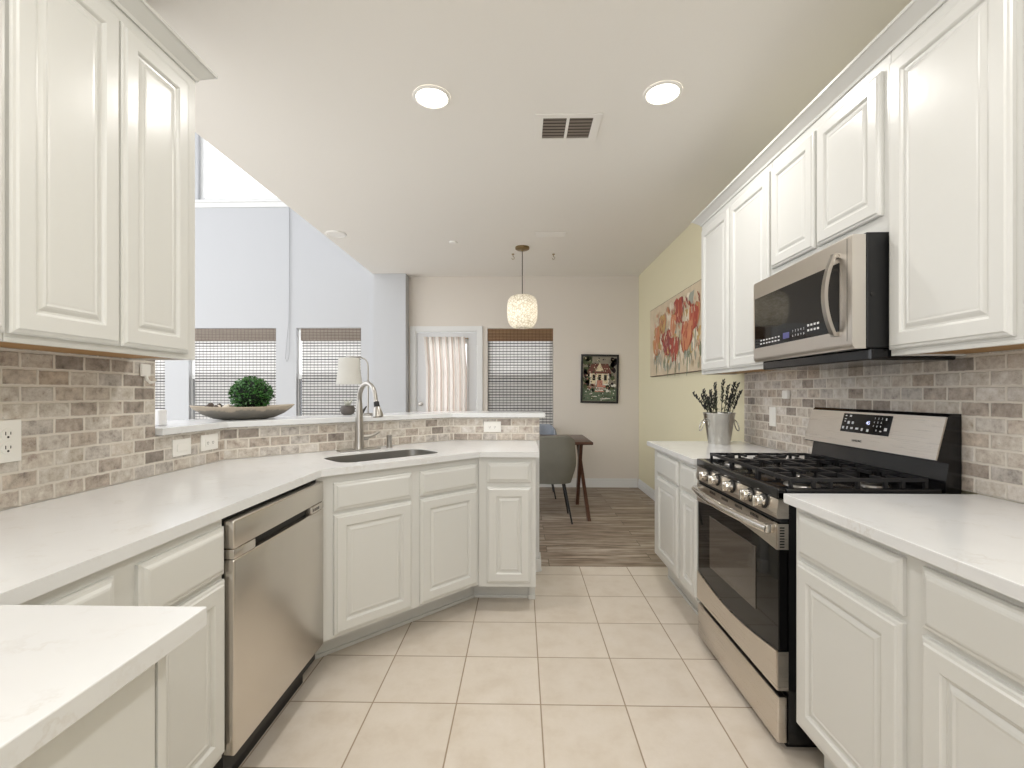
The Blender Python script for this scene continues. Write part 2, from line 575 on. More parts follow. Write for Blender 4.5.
# ------------------------------------------------------------------ mesh helpers
class MB:
    def __init__(self):
        self.bm = bmesh.new()
        self.mi = 0

    def _tag(self, n0):
        self.bm.faces.ensure_lookup_table()
        for f in self.bm.faces[n0:]:
            f.material_index = self.mi

    def box(self, x0, x1, y0, y1, z0, z1, bev=0.0, seg=2):
        if x0 > x1: x0, x1 = x1, x0
        if y0 > y1: y0, y1 = y1, y0
        if z0 > z1: z0, z1 = z1, z0
        t = bmesh.new()
        bmesh.ops.create_cube(t, size=1.0)
        bmesh.ops.scale(t, vec=(x1 - x0, y1 - y0, z1 - z0), verts=t.verts)
        bmesh.ops.translate(t, vec=((x0 + x1) / 2, (y0 + y1) / 2, (z0 + z1) / 2), verts=t.verts)
        if bev > 0:
            bmesh.ops.bevel(t, geom=list(t.edges), offset=bev, segments=seg, affect='EDGES', profile=0.5)
        self.merge(t)
        return self

    def merge(self, t, mtx=None):
        if mtx is not None:
            t.transform(mtx)
        n0 = len(self.bm.faces)
        me = bpy.data.meshes.new('tmp')
        t.to_mesh(me)
        t.free()
        self.bm.from_mesh(me)
        bpy.data.meshes.remove(me)
        self._tag(n0)

    def prism(self, pts, z0, z1, bev=0.0, mtx=None, seg=2):
        """polygon (x,y) extruded along z"""
        t = bmesh.new()
        lo = [t.verts.new((p[0], p[1], z0)) for p in pts]
        hi = [t.verts.new((p[0], p[1], z1)) for p in pts]
        n = len(pts)
        t.faces.new(lo)
        t.faces.new(hi)
        for i in range(n):
            t.faces.new((lo[i], lo[(i + 1) % n], hi[(i + 1) % n], hi[i]))
        bmesh.ops.recalc_face_normals(t, faces=t.faces)
        if bev > 0:
            bmesh.ops.bevel(t, geom=list(t.edges), offset=bev, segments=seg, affect='EDGES', profile=0.5)
        self.merge(t, mtx)
        return self

    def yz(self, pts, x0, x1, bev=0.0):
        """polygon given as (y,z) extruded along x"""
        mtx = Matrix(((0, 0, 1, 0), (1, 0, 0, 0), (0, 1, 0, 0), (0, 0, 0, 1)))
        return self.prism(pts, x0, x1, bev, mtx)

    def xz(self, pts, y0, y1, bev=0.0):
        mtx = Matrix(((1, 0, 0, 0), (0, 0, 1, 0), (0, 1, 0, 0), (0, 0, 0, 1)))
        return self.prism(pts, y0, y1, bev, mtx)

    def loops(self, rings, cap0=True, cap1=True, closed=True):
        n0 = len(self.bm.faces)
        vs = [[self.bm.verts.new(p) for p in r] for r in rings]
        n = len(rings[0])
        for a, b in zip(vs[:-1], vs[1:]):
            for i in range(n if closed else n - 1):
                j = (i + 1) % n
                self.bm.faces.new((a[i], a[j], b[j], b[i]))
        if cap0:
            self.bm.faces.new(list(reversed(vs[0])))
        if cap1:
            self.bm.faces.new(vs[-1])
        self._tag(n0)
        return self

    def tube(self, path, r, n=10, flat=None):
        pts = [Vector(p) for p in path]
        rs = r if isinstance(r, (list, tuple)) else [r] * len(pts)
        rings = []
        up = Vector((0, 0, 1))
        prev = None
        for i, p in enumerate(pts):
            d = (pts[min(i + 1, len(pts) - 1)] - pts[max(i - 1, 0)]).normalized()
            if prev is None:
                a = up if abs(d.dot(up)) < 0.9 else Vector((1, 0, 0))
                s = d.cross(a).normalized()
            else:
                s = (prev - d * prev.dot(d)).normalized()
            prev = s
            q = d.cross(s).normalized()
            rings.append([p + (s * math.cos(2 * PI * k / n) + q * math.sin(2 * PI * k / n)) * rs[i] for k in range(n)])
        return self.loops(rings)

    def bar(self, p, q, w, h):
        """square bar between two points"""
        p, q = Vector(p), Vector(q)
        d = (q - p).normalized()
        up = Vector((0, 0, 1)) if abs(d.z) < 0.9 else Vector((1, 0, 0))
        s = d.cross(up).normalized() * w / 2
        u = s.cross(d).normalized() * h / 2
        return self.loops([[c + s + u, c - s + u, c - s - u, c + s - u] for c in (p, q)])

    def lathe(self, prof, c=(0, 0, 0), n=32, axis='Z', cap=True, sx=1.0, sy=1.0):
        rings = []
        for r, z in prof:
            ring = []
            for k in range(n):
                a = 2 * PI * k / n
                x, y = r * math.cos(a) * sx, r * math.sin(a) * sy
                if axis == 'Z':
                    ring.append(Vector((c[0] + x, c[1] + y, c[2] + z)))
                elif axis == 'X':
                    ring.append(Vector((c[0] + z, c[1] + x, c[2] + y)))
                else:
                    ring.append(Vector((c[0] + x, c[1] + z, c[2] + y)))
            rings.append(ring)
        return self.loops(rings, cap, cap)

    def quad(self, a, b, c, d):
        n0 = len(self.bm.faces)
        self.bm.faces.new([self.bm.verts.new(p) for p in (a, b, c, d)])
        self._tag(n0)
        return self

    def build(self, name, mats, parent=None, origin=None, smooth=False, recalc=True):
        if not isinstance(mats, (list, tuple)):
            mats = [mats]
        bm = self.bm
        if recalc:
            bmesh.ops.recalc_face_normals(bm, faces=bm.faces)
        root = parent
        while root is not None and root.parent is not None:
            root = root.parent
        if origin is not None:
            bmesh.ops.translate(bm, vec=-Vector(origin), verts=bm.verts)
        me = bpy.data.meshes.new(name)
        bm.to_mesh(me)
        bm.free()
        for mm in mats:
            me.materials.append(mm)
        o = bpy.data.objects.new(name, me)
        COL.objects.link(o)
        if parent is not None:
            o.parent = parent
        elif origin is not None:
            o.location = origin
        if smooth:
            for p in me.polygons:
                p.use_smooth = True
            md = o.modifiers.new('smooth', 'EDGE_SPLIT')
            md.split_angle = math.radians(38)
        return o


def inW(o_root, mb):
    """turn a world-space builder into the root's own frame"""
    mtx = (Matrix.Translation(o_root.location) @ Matrix.Rotation(o_root.rotation_euler.z, 4, 'Z')).inverted()
    mb.bm.transform(mtx)
    return mb


def thing(name, label, cat, loc=(0, 0, 0), rz=0.0, group=None):
    o = bpy.data.objects.new(name, None)
    o.empty_display_size = 0.05
    COL.objects.link(o)
    o.location = loc
    o.rotation_euler = (0, 0, rz)
    return tag(o, label, cat, group)


def tag(o, label, cat, group=None):
    o['label'] = label
    o['category'] = cat
    if group:
        o['group'] = group
    return o


def struct(o):
    o['kind'] = 'structure'
    return o


def copy_tree(o, parent=None):
    c = o.copy()
    COL.objects.link(c)
    if parent is not None:
        c.parent = parent
    for ch in list(o.children):
        copy_tree(ch, c)
    return c


def text_part(name, s, size, m, parent, mtx, depth=0.0006):
    cu = bpy.data.curves.new(name, 'FONT')
    cu.body = s
    cu.size = size
    cu.align_x = 'CENTER'
    cu.align_y = 'CENTER'
    cu.extrude = depth
    t = bpy.data.objects.new(name, cu)
    me = bpy.data.meshes.new_from_object(t)
    bpy.data.objects.remove(t)
    bpy.data.curves.remove(cu)
    me.transform(mtx)
    me.name = name
    me.materials.clear()
    me.materials.append(m)
    o = bpy.data.objects.new(name, me)
    COL.objects.link(o)
    o.parent = parent
    return o


# ------------------------------------------------------------------ room shell
CEIL = 2.79
WL, WR, YB = -1.505, 1.545, 6.2      # left wall, right wall, dining back wall
TL, TR = -1.48, 1.515                # tile faces
CTOP = 0.914

b = MB(); b.box(-1.62, 1.67, -1.4, 3.37, -0.06, 0.0)
struct(b.build('floor', M['tile']))
b = MB(); b.box(-1.62, 1.67, 3.371, 6.35, -0.06, 0.0)
struct(b.build('floor_plank', M['plank']))
b = MB(); b.box(-6.5, -1.621, -1.2, 6.35, -0.06, 0.0)
struct(b.build('floor_living', M['bounce_floor']))  # unseen floor, made pale to bounce daylight onto the ceiling
b = MB(); b.box(-1.93, 1.67, -2.6, 6.32, CEIL, CEIL + 0.12)
struct(b.build('ceiling', M['ceil']))
b = MB(); b.box(WR, WR + 0.12, -2.6, 6.32, 0, CEIL)
struct(b.build('wall_right', M['yellow']))
b = MB(); b.box(WL - 0.11, WL, -2.6, 1.86, 0, CEIL)
struct(b.build('wall_left', M['wall']))
b = MB(); b.box(WL - 0.11, WR + 0.12, -1.52, -1.40, -0.06, 0.95)
struct(b.build('rear_light_block', M['wall']))  # unseen low wall, added to block low light and deepen toe-kick shade
# dining back wall with door and window openings
DX0, DX1, DZ = -1.41, -0.585, 2.065
WX0, WX1, WZ0, WZ1 = -0.452, 0.418, 0.78, 2.10
b = MB()
b.box(-1.50, DX0, YB, YB + 0.12, 0, CEIL)
b.box(DX0, DX1, YB, YB + 0.12, DZ, CEIL)
b.box(DX1, WX0, YB, YB + 0.12, 0, CEIL)
b.box(WX0, WX1, YB, YB + 0.12, 0, WZ0)
b.box(WX0, WX1, YB, YB + 0.12, WZ1, CEIL)
b.box(WX1, WR, YB, YB + 0.12, 0, CEIL)
struct(b.build('wall_back', M['wall']))
b = MB(); b.box(-1.93, -1.50, 6.03, 6.32, 0, CEIL)
struct(b.build('wall_partition', M['living']))
# tall living room wall
YL = 6.10
LW = [(-5.9, -4.72), (-4.40, -3.234), (-2.965, -2.107)]
b = MB()
xs = -6.5
for x0, x1 in LW:
    b.box(xs, x0, YL, YL + 0.14, 0, 3.72)
    b.box(x0, x1, YL, YL + 0.14, 0, 0.62)
    b.box(x0, x1, YL, YL + 0.14, 2.10, 3.72)
    xs = x1
b.box(xs, -1.93, YL, YL + 0.14, 0, 5.6)
UX0, UX1, UZ0, UZ1 = -4.28, -2.95, 3.79, 5.3
b.box(-6.5, UX0, YL, YL + 0.14, 3.72, 5.6)
b.box(UX0, UX1, YL, YL + 0.14, 3.72, UZ0)
b.box(UX0, UX1, YL, YL + 0.14, UZ1, 5.6)
b.box(UX1, -2.107, YL, YL + 0.14, 3.72, 5.6)
struct(b.build('wall_living', M['living']))
b = MB(); b.box(-6.5, -1.94, 2.2, 6.24, 5.6, 5.72)
struct(b.build('ceiling_living_partial', M['living']))  # unseen, sized to hold sky light back from the living wall
b = MB(); b.box(-1.93, -1.81, -2.6, 6.1, CEIL + 0.121, 5.6)
struct(b.build('wall_upper', M['living']))

# raised bar: half wall behind counter
path = [(TL, 1.8612), (TL, 2.30), (-0.50, 3.28), (0.125, 3.28)]


def offset_path(p, d):
    """offset to the left of travel (away from the kitchen) by d"""
    out = []
    for i, q in enumerate(p):
        q = Vector(q)
        def nrm(a, c):
            t = (Vector(c) - Vector(a)).normalized()
            return Vector((-t.y, t.x))
        if i == 0:
            n = nrm(p[0], p[1]); k = 1.0
        elif i == len(p) - 1:
            n = nrm(p[-2], p[-1]); k = 1.0
        else:
            n1, n2 = nrm(p[i - 1], p[i]), nrm(p[i], p[i + 1])
            n = (n1 + n2).normalized(); k = 1.0 / n.dot(n1)
        out.append(tuple(q + n * d * k))
    return out


def strip(b, pa, pb, z0, z1, bev=0.0):
    b.prism(list(pa) + list(reversed(pb)), z0, z1, bev)


b = MB(); strip(b, offset_path(path, 0.012), offset_path(path, 0.13), 0, 1.075)
hw = struct(b.build('wall_half', M['trimw']))
b = MB()
t0, t1 = offset_path(path, 0.0), offset_path(path, 0.0115)
strip(b, t0, t1, CTOP + 0.001, 1.074)
struct(b.build('wall_half_tile', M['trav']))
b = MB(); b.box(0.126, 0.137, 3.272, 3.412, 0.0, 0.09, 0.003); b.box(0.126, 0.14, 3.270, 3.414, 0.0, 0.02, 0.003)
b.box(0.09, 0.1255, 3.262, 3.2905, 0.0, 0.09)
struct(b.build('baseboard_half_wall', M['trimw']))
b = MB(); b.box(TL - 0.0245, TL, -1.2, 1.861, CTOP + 0.001, 1.43)
struct(b.build('wall_left_tile', M['trav']))
b = MB(); b.box(TR, WR - 0.001, -1.2, 3.215, CTOP + 0.001, 1.43)
struct(b.build('wall_right_tile', M['trav']))
# baseboards
def baseb(b, x0, x1, y0, y1):
    b.box(x0, x1, y0, y1, 0, 0.085, 0.002)
    dx, dy = (x1 - x0), (y1 - y0)
    return b
b = MB()
for z0, z1, t in ((0, 0.075, 0.016), (0.0755, 0.105, 0.012), (0.1055, 0.118, 0.007)):
    b.box(-0.515, WR - 0.02, YB - t, YB - 0.0005, z0, z1, 0.002)
struct(b.build('baseboard_back', M['trimw']))
b = MB()
for z0, z1, t in ((0, 0.075, 0.016), (0.0755, 0.105, 0.012), (0.1055, 0.118, 0.007)):
    b.box(WR - t, WR - 0.0005, 3.30, YB - 0.018, z0, z1, 0.002)
struct(b.build('baseboard_right', M['trimw']))

# bar ledge (thing: continuous worktop)
lp = [(TL, 1.868), (TL, 2.30), (-0.50, 3.28), (0.165, 3.28)]
b = MB(); strip(b, offset_path(lp, -0.026), offset_path(lp, 0.345), 1.0755, 1.105, 0.003)
tag(b.build('bar_ledge', M['quartz'], origin=(-0.6, 3.2, 1.0755)),
    'raised white quartz bar ledge capping the low tiled wall behind sink', 'countertop')

# ------------------------------------------------------------------ windows and back door
def window(name, x0, x1, z0, z1, y, mid=None, tt=0.045):
    """white sash frame, glass and insect screen set into the opening"""
    fr = MB()
    t = tt
    e = 0.001
    ya, yb = y + 0.05, y + 0.10
    fr.box(x0 + e, x0 + t, ya, yb, z0 + e, z1 - e); fr.box(x1 - t, x1 - e, ya, yb, z0 + e, z1 - e)
    fr.box(x0 + t, x1 - t, ya, yb, z0 + e, z0 + t); fr.box(x0 + t, x1 - t, ya, yb, z1 - t, z1 - e)
    if mid:
        fr.box(x0 + t, x1 - t, ya - 0.006, yb, mid - 0.03, mid + 0.03)
    w = struct(fr.build(name, M['trimw']))
    g = MB(); g.box(x0 + t, x1 - t, y + 0.07, y + 0.074, z0 + t, z1 - t)
    g.build('glass', M['glass'], w)
    if mid:
        s = MB(); s.box(x0 + t, x1 - t, y + 0.104, y + 0.105, z0 + t, mid - 0.03)
        s.build('screen', M['screen'], w)
    return w


window('window_1', WX0, WX1, WZ0, WZ1, YB, 1.46)
for k, (x0, x1) in enumerate(LW):
    window('window_%d' % (k + 2), x0, x1, 0.62, 2.10, YL, 1.46, 0.014)
window('window_5', UX0, UX1, UZ0, UZ1, YL)
b = MB()
b.box(UX0 - 0.06, UX1 + 0.06, YL - 0.03, YL - 0.0005, UZ0 - 0.035, UZ0 - 0.0005, 0.004)
b.box(UX0 - 0.05, UX1 + 0.05, YL - 0.016, YL - 0.0005, UZ0 - 0.10, UZ0 - 0.0355, 0.003)
struct(b.build('trim_1', M['trimw']))
b = MB(); b.box(WX0 - 0.03, WX1 + 0.03, YB - 0.03, YB - 0.0005, WZ0 - 0.03, WZ0 - 0.0005, 0.004)
struct(b.build('trim_2', M['trimw']))


def woven_shade(x0, x1, z0, z1, y, label, valm, sag=0.0):
    root = thing('woven_shade', label, 'window shade', ((x0 + x1) / 2, y, z1), 0, 'woven shades in the windows')
    b = MB()
    n = 24
    # slightly rippled cloth panel
    rows = 40
    rings = []
    for i in range(rows + 1):
        z = z1 - (z1 - z0) * i / rows
        rings.append([Vector((x0 + (x1 - x0) * k / n, y + 0.020 + 0.0015 * math.sin(i * 1.9 + k * 0.7), z)) for k in range(n + 1)])
    b.loops(rings, False, False, closed=False)
    inW(root, b).build('panel', M['weave'], root, recalc=False)
    b = MB(); b.box(x0 - 0.004, x1 + 0.004, y - 0.012, y + 0.006, z1 - 0.165, z1 - 0.002, 0.003)
    inW(root, b).build('valance', valm, root)
    b = MB(); b.box(x0, x1, y + 0.012, y + 0.028, z0 - 0.018, z0, 0.003)
    inW(root, b).build('bottom_rail', valm, root)
    return root


woven_shade(WX0 + 0.008, WX1 - 0.006, WZ0 + 0.03, WZ1 - 0.004, YB + 0.012,
            'woven shade with brown valance beside the back door, under the pendant lamp', M['weavev'])
woven_shade(LW[0][0] + 0.03, LW[0][1] - 0.006, 0.66, 2.096, YL + 0.012,
            'woven shade showing only as a narrow strip between tiled wall end and grey pier', M['weavevg'])
woven_shade(LW[1][0] + 0.062, LW[1][1] - 0.006, 0.66, 2.096, YL + 0.012,
            'woven shade with grey valance behind the boxwood ball and bowl', M['weavevg'])
woven_shade(LW[2][0] + 0.062, LW[2][1] - 0.006, 0.66, 2.096, YL + 0.012,
            'woven shade with grey valance behind the small lamp with white shade', M['weavevg'])

# cord hanging from the high window
cy_ = YL - 0.02
r_ = tag(MB().tube([(-3.040, cy_, 3.68), (-3.040, cy_, 2.6), (-3.042, cy_, 1.85), (-3.055, cy_, 1.70), (-3.08, cy_, 1.655), (-3.098, cy_, 1.70), (-3.085, cy_, 1.85),
                    (-3.054, cy_, 2.2), (-3.047, cy_, 2.6), (-3.047, cy_, 3.68)],
                   0.0022, 6).build('blind_cord', M['pot2'], origin=(-3.05, YL - 0.02, 3.68), smooth=True),
         'thin looped white cord hanging on the tall white wall between two woven shades', 'cord')

# door with casing
b = MB()
for x0, x1, z0, z1 in ((DX0 - 0.07, DX0 - 0.0005, 0, DZ + 0.065), (DX1 + 0.0005, DX1 + 0.07, 0, DZ + 0.065), (DX0 - 0.0005, DX1 + 0.0005, DZ + 0.0005, DZ + 0.065)):
    b.box(x0, x1, YB - 0.016, YB - 0.0005, z0, z1, 0.003)
b.box(DX0 - 0.0005, DX0 + 0.012, YB - 0.004, YB + 0.11, 0, DZ)
b.box(DX1 - 0.012, DX1 + 0.0005, YB - 0.004, YB + 0.11, 0, DZ)
b.box(DX0 + 0.012, DX1 - 0.012, YB - 0.004, YB + 0.11, DZ - 0.012, DZ + 0.0005)
struct(b.build('trim_3', M['trimw']))
dx0, dx1 = DX0 + 0.016, DX1 - 0.016
gx0, gx1, gz0, gz1 = dx0 + 0.13, dx1 - 0.13, 0.95, 1.90
b = MB()
b.box(dx0, gx0, YB + 0.02, YB + 0.06, 0.01, DZ - 0.018); b.box(gx1, dx1, YB + 0.02, YB + 0.06, 0.01, DZ - 0.018)
b.box(gx0, gx1, YB + 0.02, YB + 0.06, 0.01, gz0); b.box(gx0, gx1, YB + 0.02, YB + 0.06, gz1, DZ - 0.018)
for (x0, x1, z0, z1) in ((gx0 - 0.02, gx1 + 0.02, gz1, gz1 + 0.02), (gx0 - 0.02, gx1 + 0.02, gz0 - 0.02, gz0), (gx0 - 0.02, gx0, gz0, gz1), (gx1, gx1 + 0.02, gz0, gz1)):
    b.box(x0, x1, YB + 0.008, YB + 0.02, z0, z1, 0.003)
door = struct(b.build('door_1', M['doorw']))
b = MB(); b.box(gx0, gx1, YB + 0.036, YB + 0.042, gz0, gz1); b.build('glass', M['glass'], door)
b = MB(); b.lathe([(0.030, -0.004), (0.030, 0.0), (0.012, 0.004), (0.012, 0.03), (0.024, 0.036), (0.028, 0.05), (0.02, 0.062), (0.002, 0.064)],
                  (dx0 + 0.05, 0, 0), 20, 'Y')
bmesh.ops.scale(b.bm, vec=(1, -1, 1), verts=b.bm.verts)
bmesh.ops.translate(b.bm, vec=(0, YB + 0.017, 1.10), verts=b.bm.verts)
b.build('door_knob', M['nickel'], door, smooth=True)
for z in (1.82, 1.06, 0.25):
    b = MB(); b.tube([(dx1 + 0.004, YB + 0.008, z - 0.05), (dx1 + 0.004, YB + 0.008, z + 0.05)], 0.008, 8)
    b.build('hinge', M['nickel'], door)

# curtain over the door glass
cu = thing('door_curtain', 'pink and cream striped curtain gathered on a rod over the door glass', 'curtain', ((gx0 + gx1) / 2, YB - 0.01, 1.99))
b = MB()
b.tube([(gx0 - 0.02, YB - 0.015, 1.965), (gx1 + 0.015, YB - 0.015, 1.965)], 0.006, 8)
for x in (gx0 - 0.02, gx1 + 0.015):
    b.box(x - 0.006, x + 0.006, YB - 0.018, YB + 0.019, 1.957, 1.973)
inW(cu, b).build('rod', M['brass'], cu)
b = MB()
NU, NV = 150, 34
uvs = []
rings = []
for j in range(NV + 1):
    v = j / NV
    z = 1.985 - v * (1.985 - 0.45)
    flare = min(1.0, v * 3.5)
    x0, x1 = -1.295 + 0.035 * flare, -0.745 + 0.022 * flare
    ring = []
    for i in range(NU + 1):
        u = i / NU
        amp = 0.024 + 0.022 * flare
        wob = math.sin(u * 2 * PI * 6.5 + 0.7 * math.sin(u * 9)) + 0.3 * math.sin(u * 2 * PI * 17 + v * 1.5)
        if 0.0 < v < 0.06:
            amp *= 0.6
        ring.append(Vector((x0 + (x1 - x0) * u, YB - 0.042 - amp * wob * 0.6, z)))
    rings.append(ring)
b.loops(rings, False, False, closed=False)
inW(cu, b)
co = b.build('fabric', M['curtain'], cu, smooth=False, recalc=False)
for p in co.data.polygons: p.use_smooth = True
uvl = co.data.uv_layers.new(name='UVMap')
for lp_ in co.data.loops:
    vi = lp_.vertex_index
    uvl.data[lp_.index].uv = ((vi % (NU + 1)) / NU, (vi // (NU + 1)) / NV)

# ------------------------------------------------------------------ cabinets
def panel_mesh(b, x0, x1, z0, z1, kind='door', back=0.0):
    """raised panel front in the cabinet frame: face at y=0 (body), panel sticks out to -y"""
    if kind == 'door':
        prof = [(0.0, back), (0.0, 0.010), (0.004, 0.014), (0.010, 0.0155), (0.014, 0.0195), (0.052, 0.0195), (0.056, 0.0165), (0.060, 0.0105),
                (0.066, 0.0100), (0.074, 0.0145), (0.080, 0.0165), (0.086, 0.0150), (0.092, 0.0155)]
    elif kind == 'drawer':
        prof = [(0.0, back), (0.0, 0.009), (0.004, 0.012), (0.011, 0.0135), (0.017, 0.018), (0.022, 0.0195)]
    else:
        prof = [(0.0, back), (0.0, 0.014), (0.004, 0.018)]
    rings = []
    for ins, d in prof:
        rings.append([Vector((x0 + ins, -d, z0 + ins)), Vector((x1 - ins, -d, z0 + ins)),
                      Vector((x1 - ins, -d, z1 - ins)), Vector((x0 + ins, -d, z1 - ins))])
    b.loops(rings)
    return b


def hollow_base(b, w, d, h, z0, toe_in, toe_top=True):
    """open-topped carcass, front frame at y=0..0.02, toe kick set back"""
    b.box(0, w, 0, 0.02, z0, h)                      # face frame sheet
    b.box(0, 0.016, 0.02, d, z0, h); b.box(w - 0.016, w, 0.02, d, z0, h)
    b.box(0.016, w - 0.016, d - 0.012, d, z0, h)
    b.box(0.016, w - 0.016, 0.02, d - 0.012, z0, z0 + 0.016)
    b.box(0, w, toe_in, toe_in + 0.016, 0, z0)
    b.box(0, 0.016, toe_in + 0.016, d, 0, z0); b.box(w - 0.016, w, toe_in + 0.016, d, 0, z0)
    b.box(0.016, w - 0.016, toe_in - 0.010, toe_in, 0.0, 0.018, 0.003)


def base_cabinet(label, loc, rz, w, cols, d=0.57, h=0.882, z0=0.17, toe=0.09, dz=(0.715, 0.855), doorz=(0.19, 0.70)):
    root = thing('base_cabinet', label, 'cabinet', loc, rz)
    b = MB(); hollow_base(b, w, d, h, z0, toe)
    b.build('body', M['cab'], root)
    for x0, x1 in cols:
        b = MB(); panel_mesh(b, x0, x1, dz[0], dz[1], 'drawer'); b.build('drawer', M['cab'], root)
        b = MB(); panel_mesh(b, x0, x1, doorz[0], doorz[1], 'door'); b.build('door', M['cab'], root)
    return root


# left run (faces +X): local x runs along +Y
FXL = -0.888
base_cabinet('white drawer and door base cabinet just before the dishwasher, left run', (FXL, 0.700, 0), PI / 2, 0.668,
             [(0.02, 0.292), (0.356, 0.664)], z0=0.17)
# right run (faces -X): local x runs along -Y
FXR = 0.905
base_cabinet('white base cabinet with two drawers and doors between oven range and yellow wall', (FXR, 3.20, 0), -PI / 2, 0.805,
             [(0.10, 0.508), (0.562, 0.797)], z0=0.165)
base_cabinet('white base cabinet nearest the camera below the right countertop', (FXR, 1.560, 0), -PI / 2, 0.985,
             [(0.028, 0.442), (0.496, 0.955)], z0=0.165, dz=(0.725, 0.862), doorz=(0.185, 0.708))
# sink cabinet on the diagonal: polygon carcass in its own frame
SO = Vector((-0.897, 2.024, 0))
root = thing('sink_cabinet', 'white corner sink cabinet set on the diagonal with two doors', 'cabinet', SO, PI / 4)
sw = (Vector((-0.246, 2.675, 0)) - SO).length
b = MB()
def w2s(x, y):
    v = Vector((x, y, 0)) - SO
    return (v.x * R2 + v.y * R2, -v.x * R2 + v.y * R2)
b.box(0, sw, 0, 0.02, 0.15, 0.882)
pl = w2s(-0.904, 2.040); bl = w2s(-1.46, 2.040); pr = w2s(-0.262, 2.682); br = w2s(-0.262, 3.255)
def wallstrip(b, p, q, t, z0, z1):
    p, q = Vector(p), Vector(q)
    d = (q - p).normalized(); n = Vector((-d.y, d.x)) * t
    b.prism([p, q, q + n, p + n], z0, z1)
wallstrip(b, (0.02, 0.022), (bl[0] + 0.02, bl[1]), 0.012, 0.15, 0.882)
wallstrip(b, (sw - 0.02, 0.022), (br[0] - 0.02, br[1]), -0.012, 0.15, 0.882)
b.box(-0.015, 1.0145, 0.16, 0.172, 0, 0.149)
b.box(-0.015, 1.0105, 0.150, 0.16, 0, 0.018, 0.003)
b.box(0.03, sw - 0.03, 0.021, 0.30, 0.15, 0.163)
b.build('body', M['cab'], root)
for x0, x1 in ((0.075, 0.475), (0.525, 0.900)):
    b = MB(); panel_mesh(b, x0, x1, 0.718, 0.845, 'drawer'); b.build('drawer_front', M['cab'], root)
    b = MB(); panel_mesh(b, x0, x1, 0.165, 0.702, 'door'); b.build('door', M['cab'], root)
# peninsula cabinet (faces -Y)
PW = 0.082 + 0.246
root = thing('base_cabinet', 'narrow white base cabinet at the free end of the peninsula', 'cabinet', (-0.244, 2.675, 0), 0)
b = MB()
b.box(0.0, PW - 0.002, 0, 0.02, 0.14, 0.882)
b.prism([(0.022, 0.021), (PW - 0.002, 0.021), (PW - 0.002, 0.575), (0.03, 0.575)], 0.14, 0.155)
b.box(PW - 0.018, PW - 0.002, 0.021, 0.58, 0.155, 0.882)
b.box(PW - 0.04, PW - 0.002, 0.165, 0.58, 0.0, 0.14)
b.box(-0.0475, PW - 0.041, 0.18, 0.195, 0, 0.14)
b.box(-0.0435, PW - 0.041, 0.17, 0.18, 0, 0.018, 0.003)
b.box(PW - 0.045, PW - 0.0, 0.15, 0.1645, 0.0, 0.03, 0.004)
b.build('body', M['cab'], root)
b = MB(); panel_mesh(b, 0.046, 0.298, 0.738, 0.852, 'drawer'); b.build('drawer', M['cab'], root)
b = MB(); panel_mesh(b, 0.046, 0.298, 0.166, 0.712, 'door'); b.build('door', M['cab'], root)

# foreground return cabinet
root = thing('return_cabinet', 'white cabinet under the short countertop jutting in at lower left', 'cabinet', (-0.5325, -0.30, 0), PI / 2)
b = MB()
b.box(0, 0.97, 0.019, 0.036, 0.15, 0.882); b.box(0.9745, 0.99, 0, 0.33, 0, 0.882); b.box(0, 0.016, 0.036, 0.33, 0, 0.882)
b.box(0, 0.9745, 0, 0.018, 0.868, 0.882)
b.box(0.016, 0.974, 0.09, 0.106, 0, 0.15)
b.build('body', M['cab'], root)
b = MB(); b.box(0.482, 0.9705, 0.0, 0.0185, 0.155, 0.866, 0.002); b.build('door', M['cab'], root)
b = MB(); b.box(0.012, 0.478, 0.0, 0.0185, 0.155, 0.866, 0.002); b.build('door', M['cab'], root)

# countertops
zc0 = CTOP - 0.0305
# left L-shaped top with the sink cut out
us, off0, off1 = (0.955, 1.535), 0.115, 0.395
def dg(u, o):
    """u along the diagonal, o behind the front edge"""
    base = Vector((-0.867, 2.012)) - Vector((R2, R2)) * ((-0.867 + 2.012) * R2)
    return base + Vector((R2, R2)) * u + Vector((-R2, R2)) * o
outer = [(-0.869, -0.30), (-0.869, 2.012), (-0.236, 2.645), (0.100, 2.645), (0.100, 3.278), (-0.4992, 3.278), (TL + 0.0015, 2.2993), (TL + 0.0015, -0.30)]
hole = []
rad = 0.075
for cu_, co_, a0 in ((us[1] - rad, off0 + rad, -90), (us[1] - rad, off1 - rad, 0), (us[0] + rad, off1 - rad, 90), (us[0] + rad, off0 + rad, 180)):
    for k in range(7):
        a = math.radians(a0 + 15 * k)
        hole.append(tuple(dg(cu_ + rad * math.cos(a), co_ + rad * math.sin(a))))
t = bmesh.new()
def edge_loop(t, pts, z):
    vs = [t.verts.new((p[0], p[1], z)) for p in pts]
    return vs, [t.edges.new((vs[i], vs[(i + 1) % len(vs)])) for i in range(len(vs))]
v1, e1 = edge_loop(t, outer, CTOP)
v2, e2 = edge_loop(t, hole, CTOP)
bmesh.ops.triangle_fill(t, use_beauty=True, use_dissolve=False, edges=e1 + e2)
top_faces = list(t.faces)
ret = bmesh.ops.extrude_face_region(t, geom=top_faces)
nv = [g for g in ret['geom'] if isinstance(g, bmesh.types.BMVert)]
bmesh.ops.translate(t, vec=(0, 0, zc0 - CTOP), verts=nv)
bmesh.ops.recalc_face_normals(t, faces=t.faces)
b = MB(); b.merge(t)
tag(b.build('countertop', M['quartz'], origin=(-1.1, 1.6, zc0)),
    'long white quartz countertop bending round the corner sink and peninsula', 'countertop')
b = MB(); b.box(-0.866, -0.494, -0.30, 0.726, zc0, CTOP, 0.002)
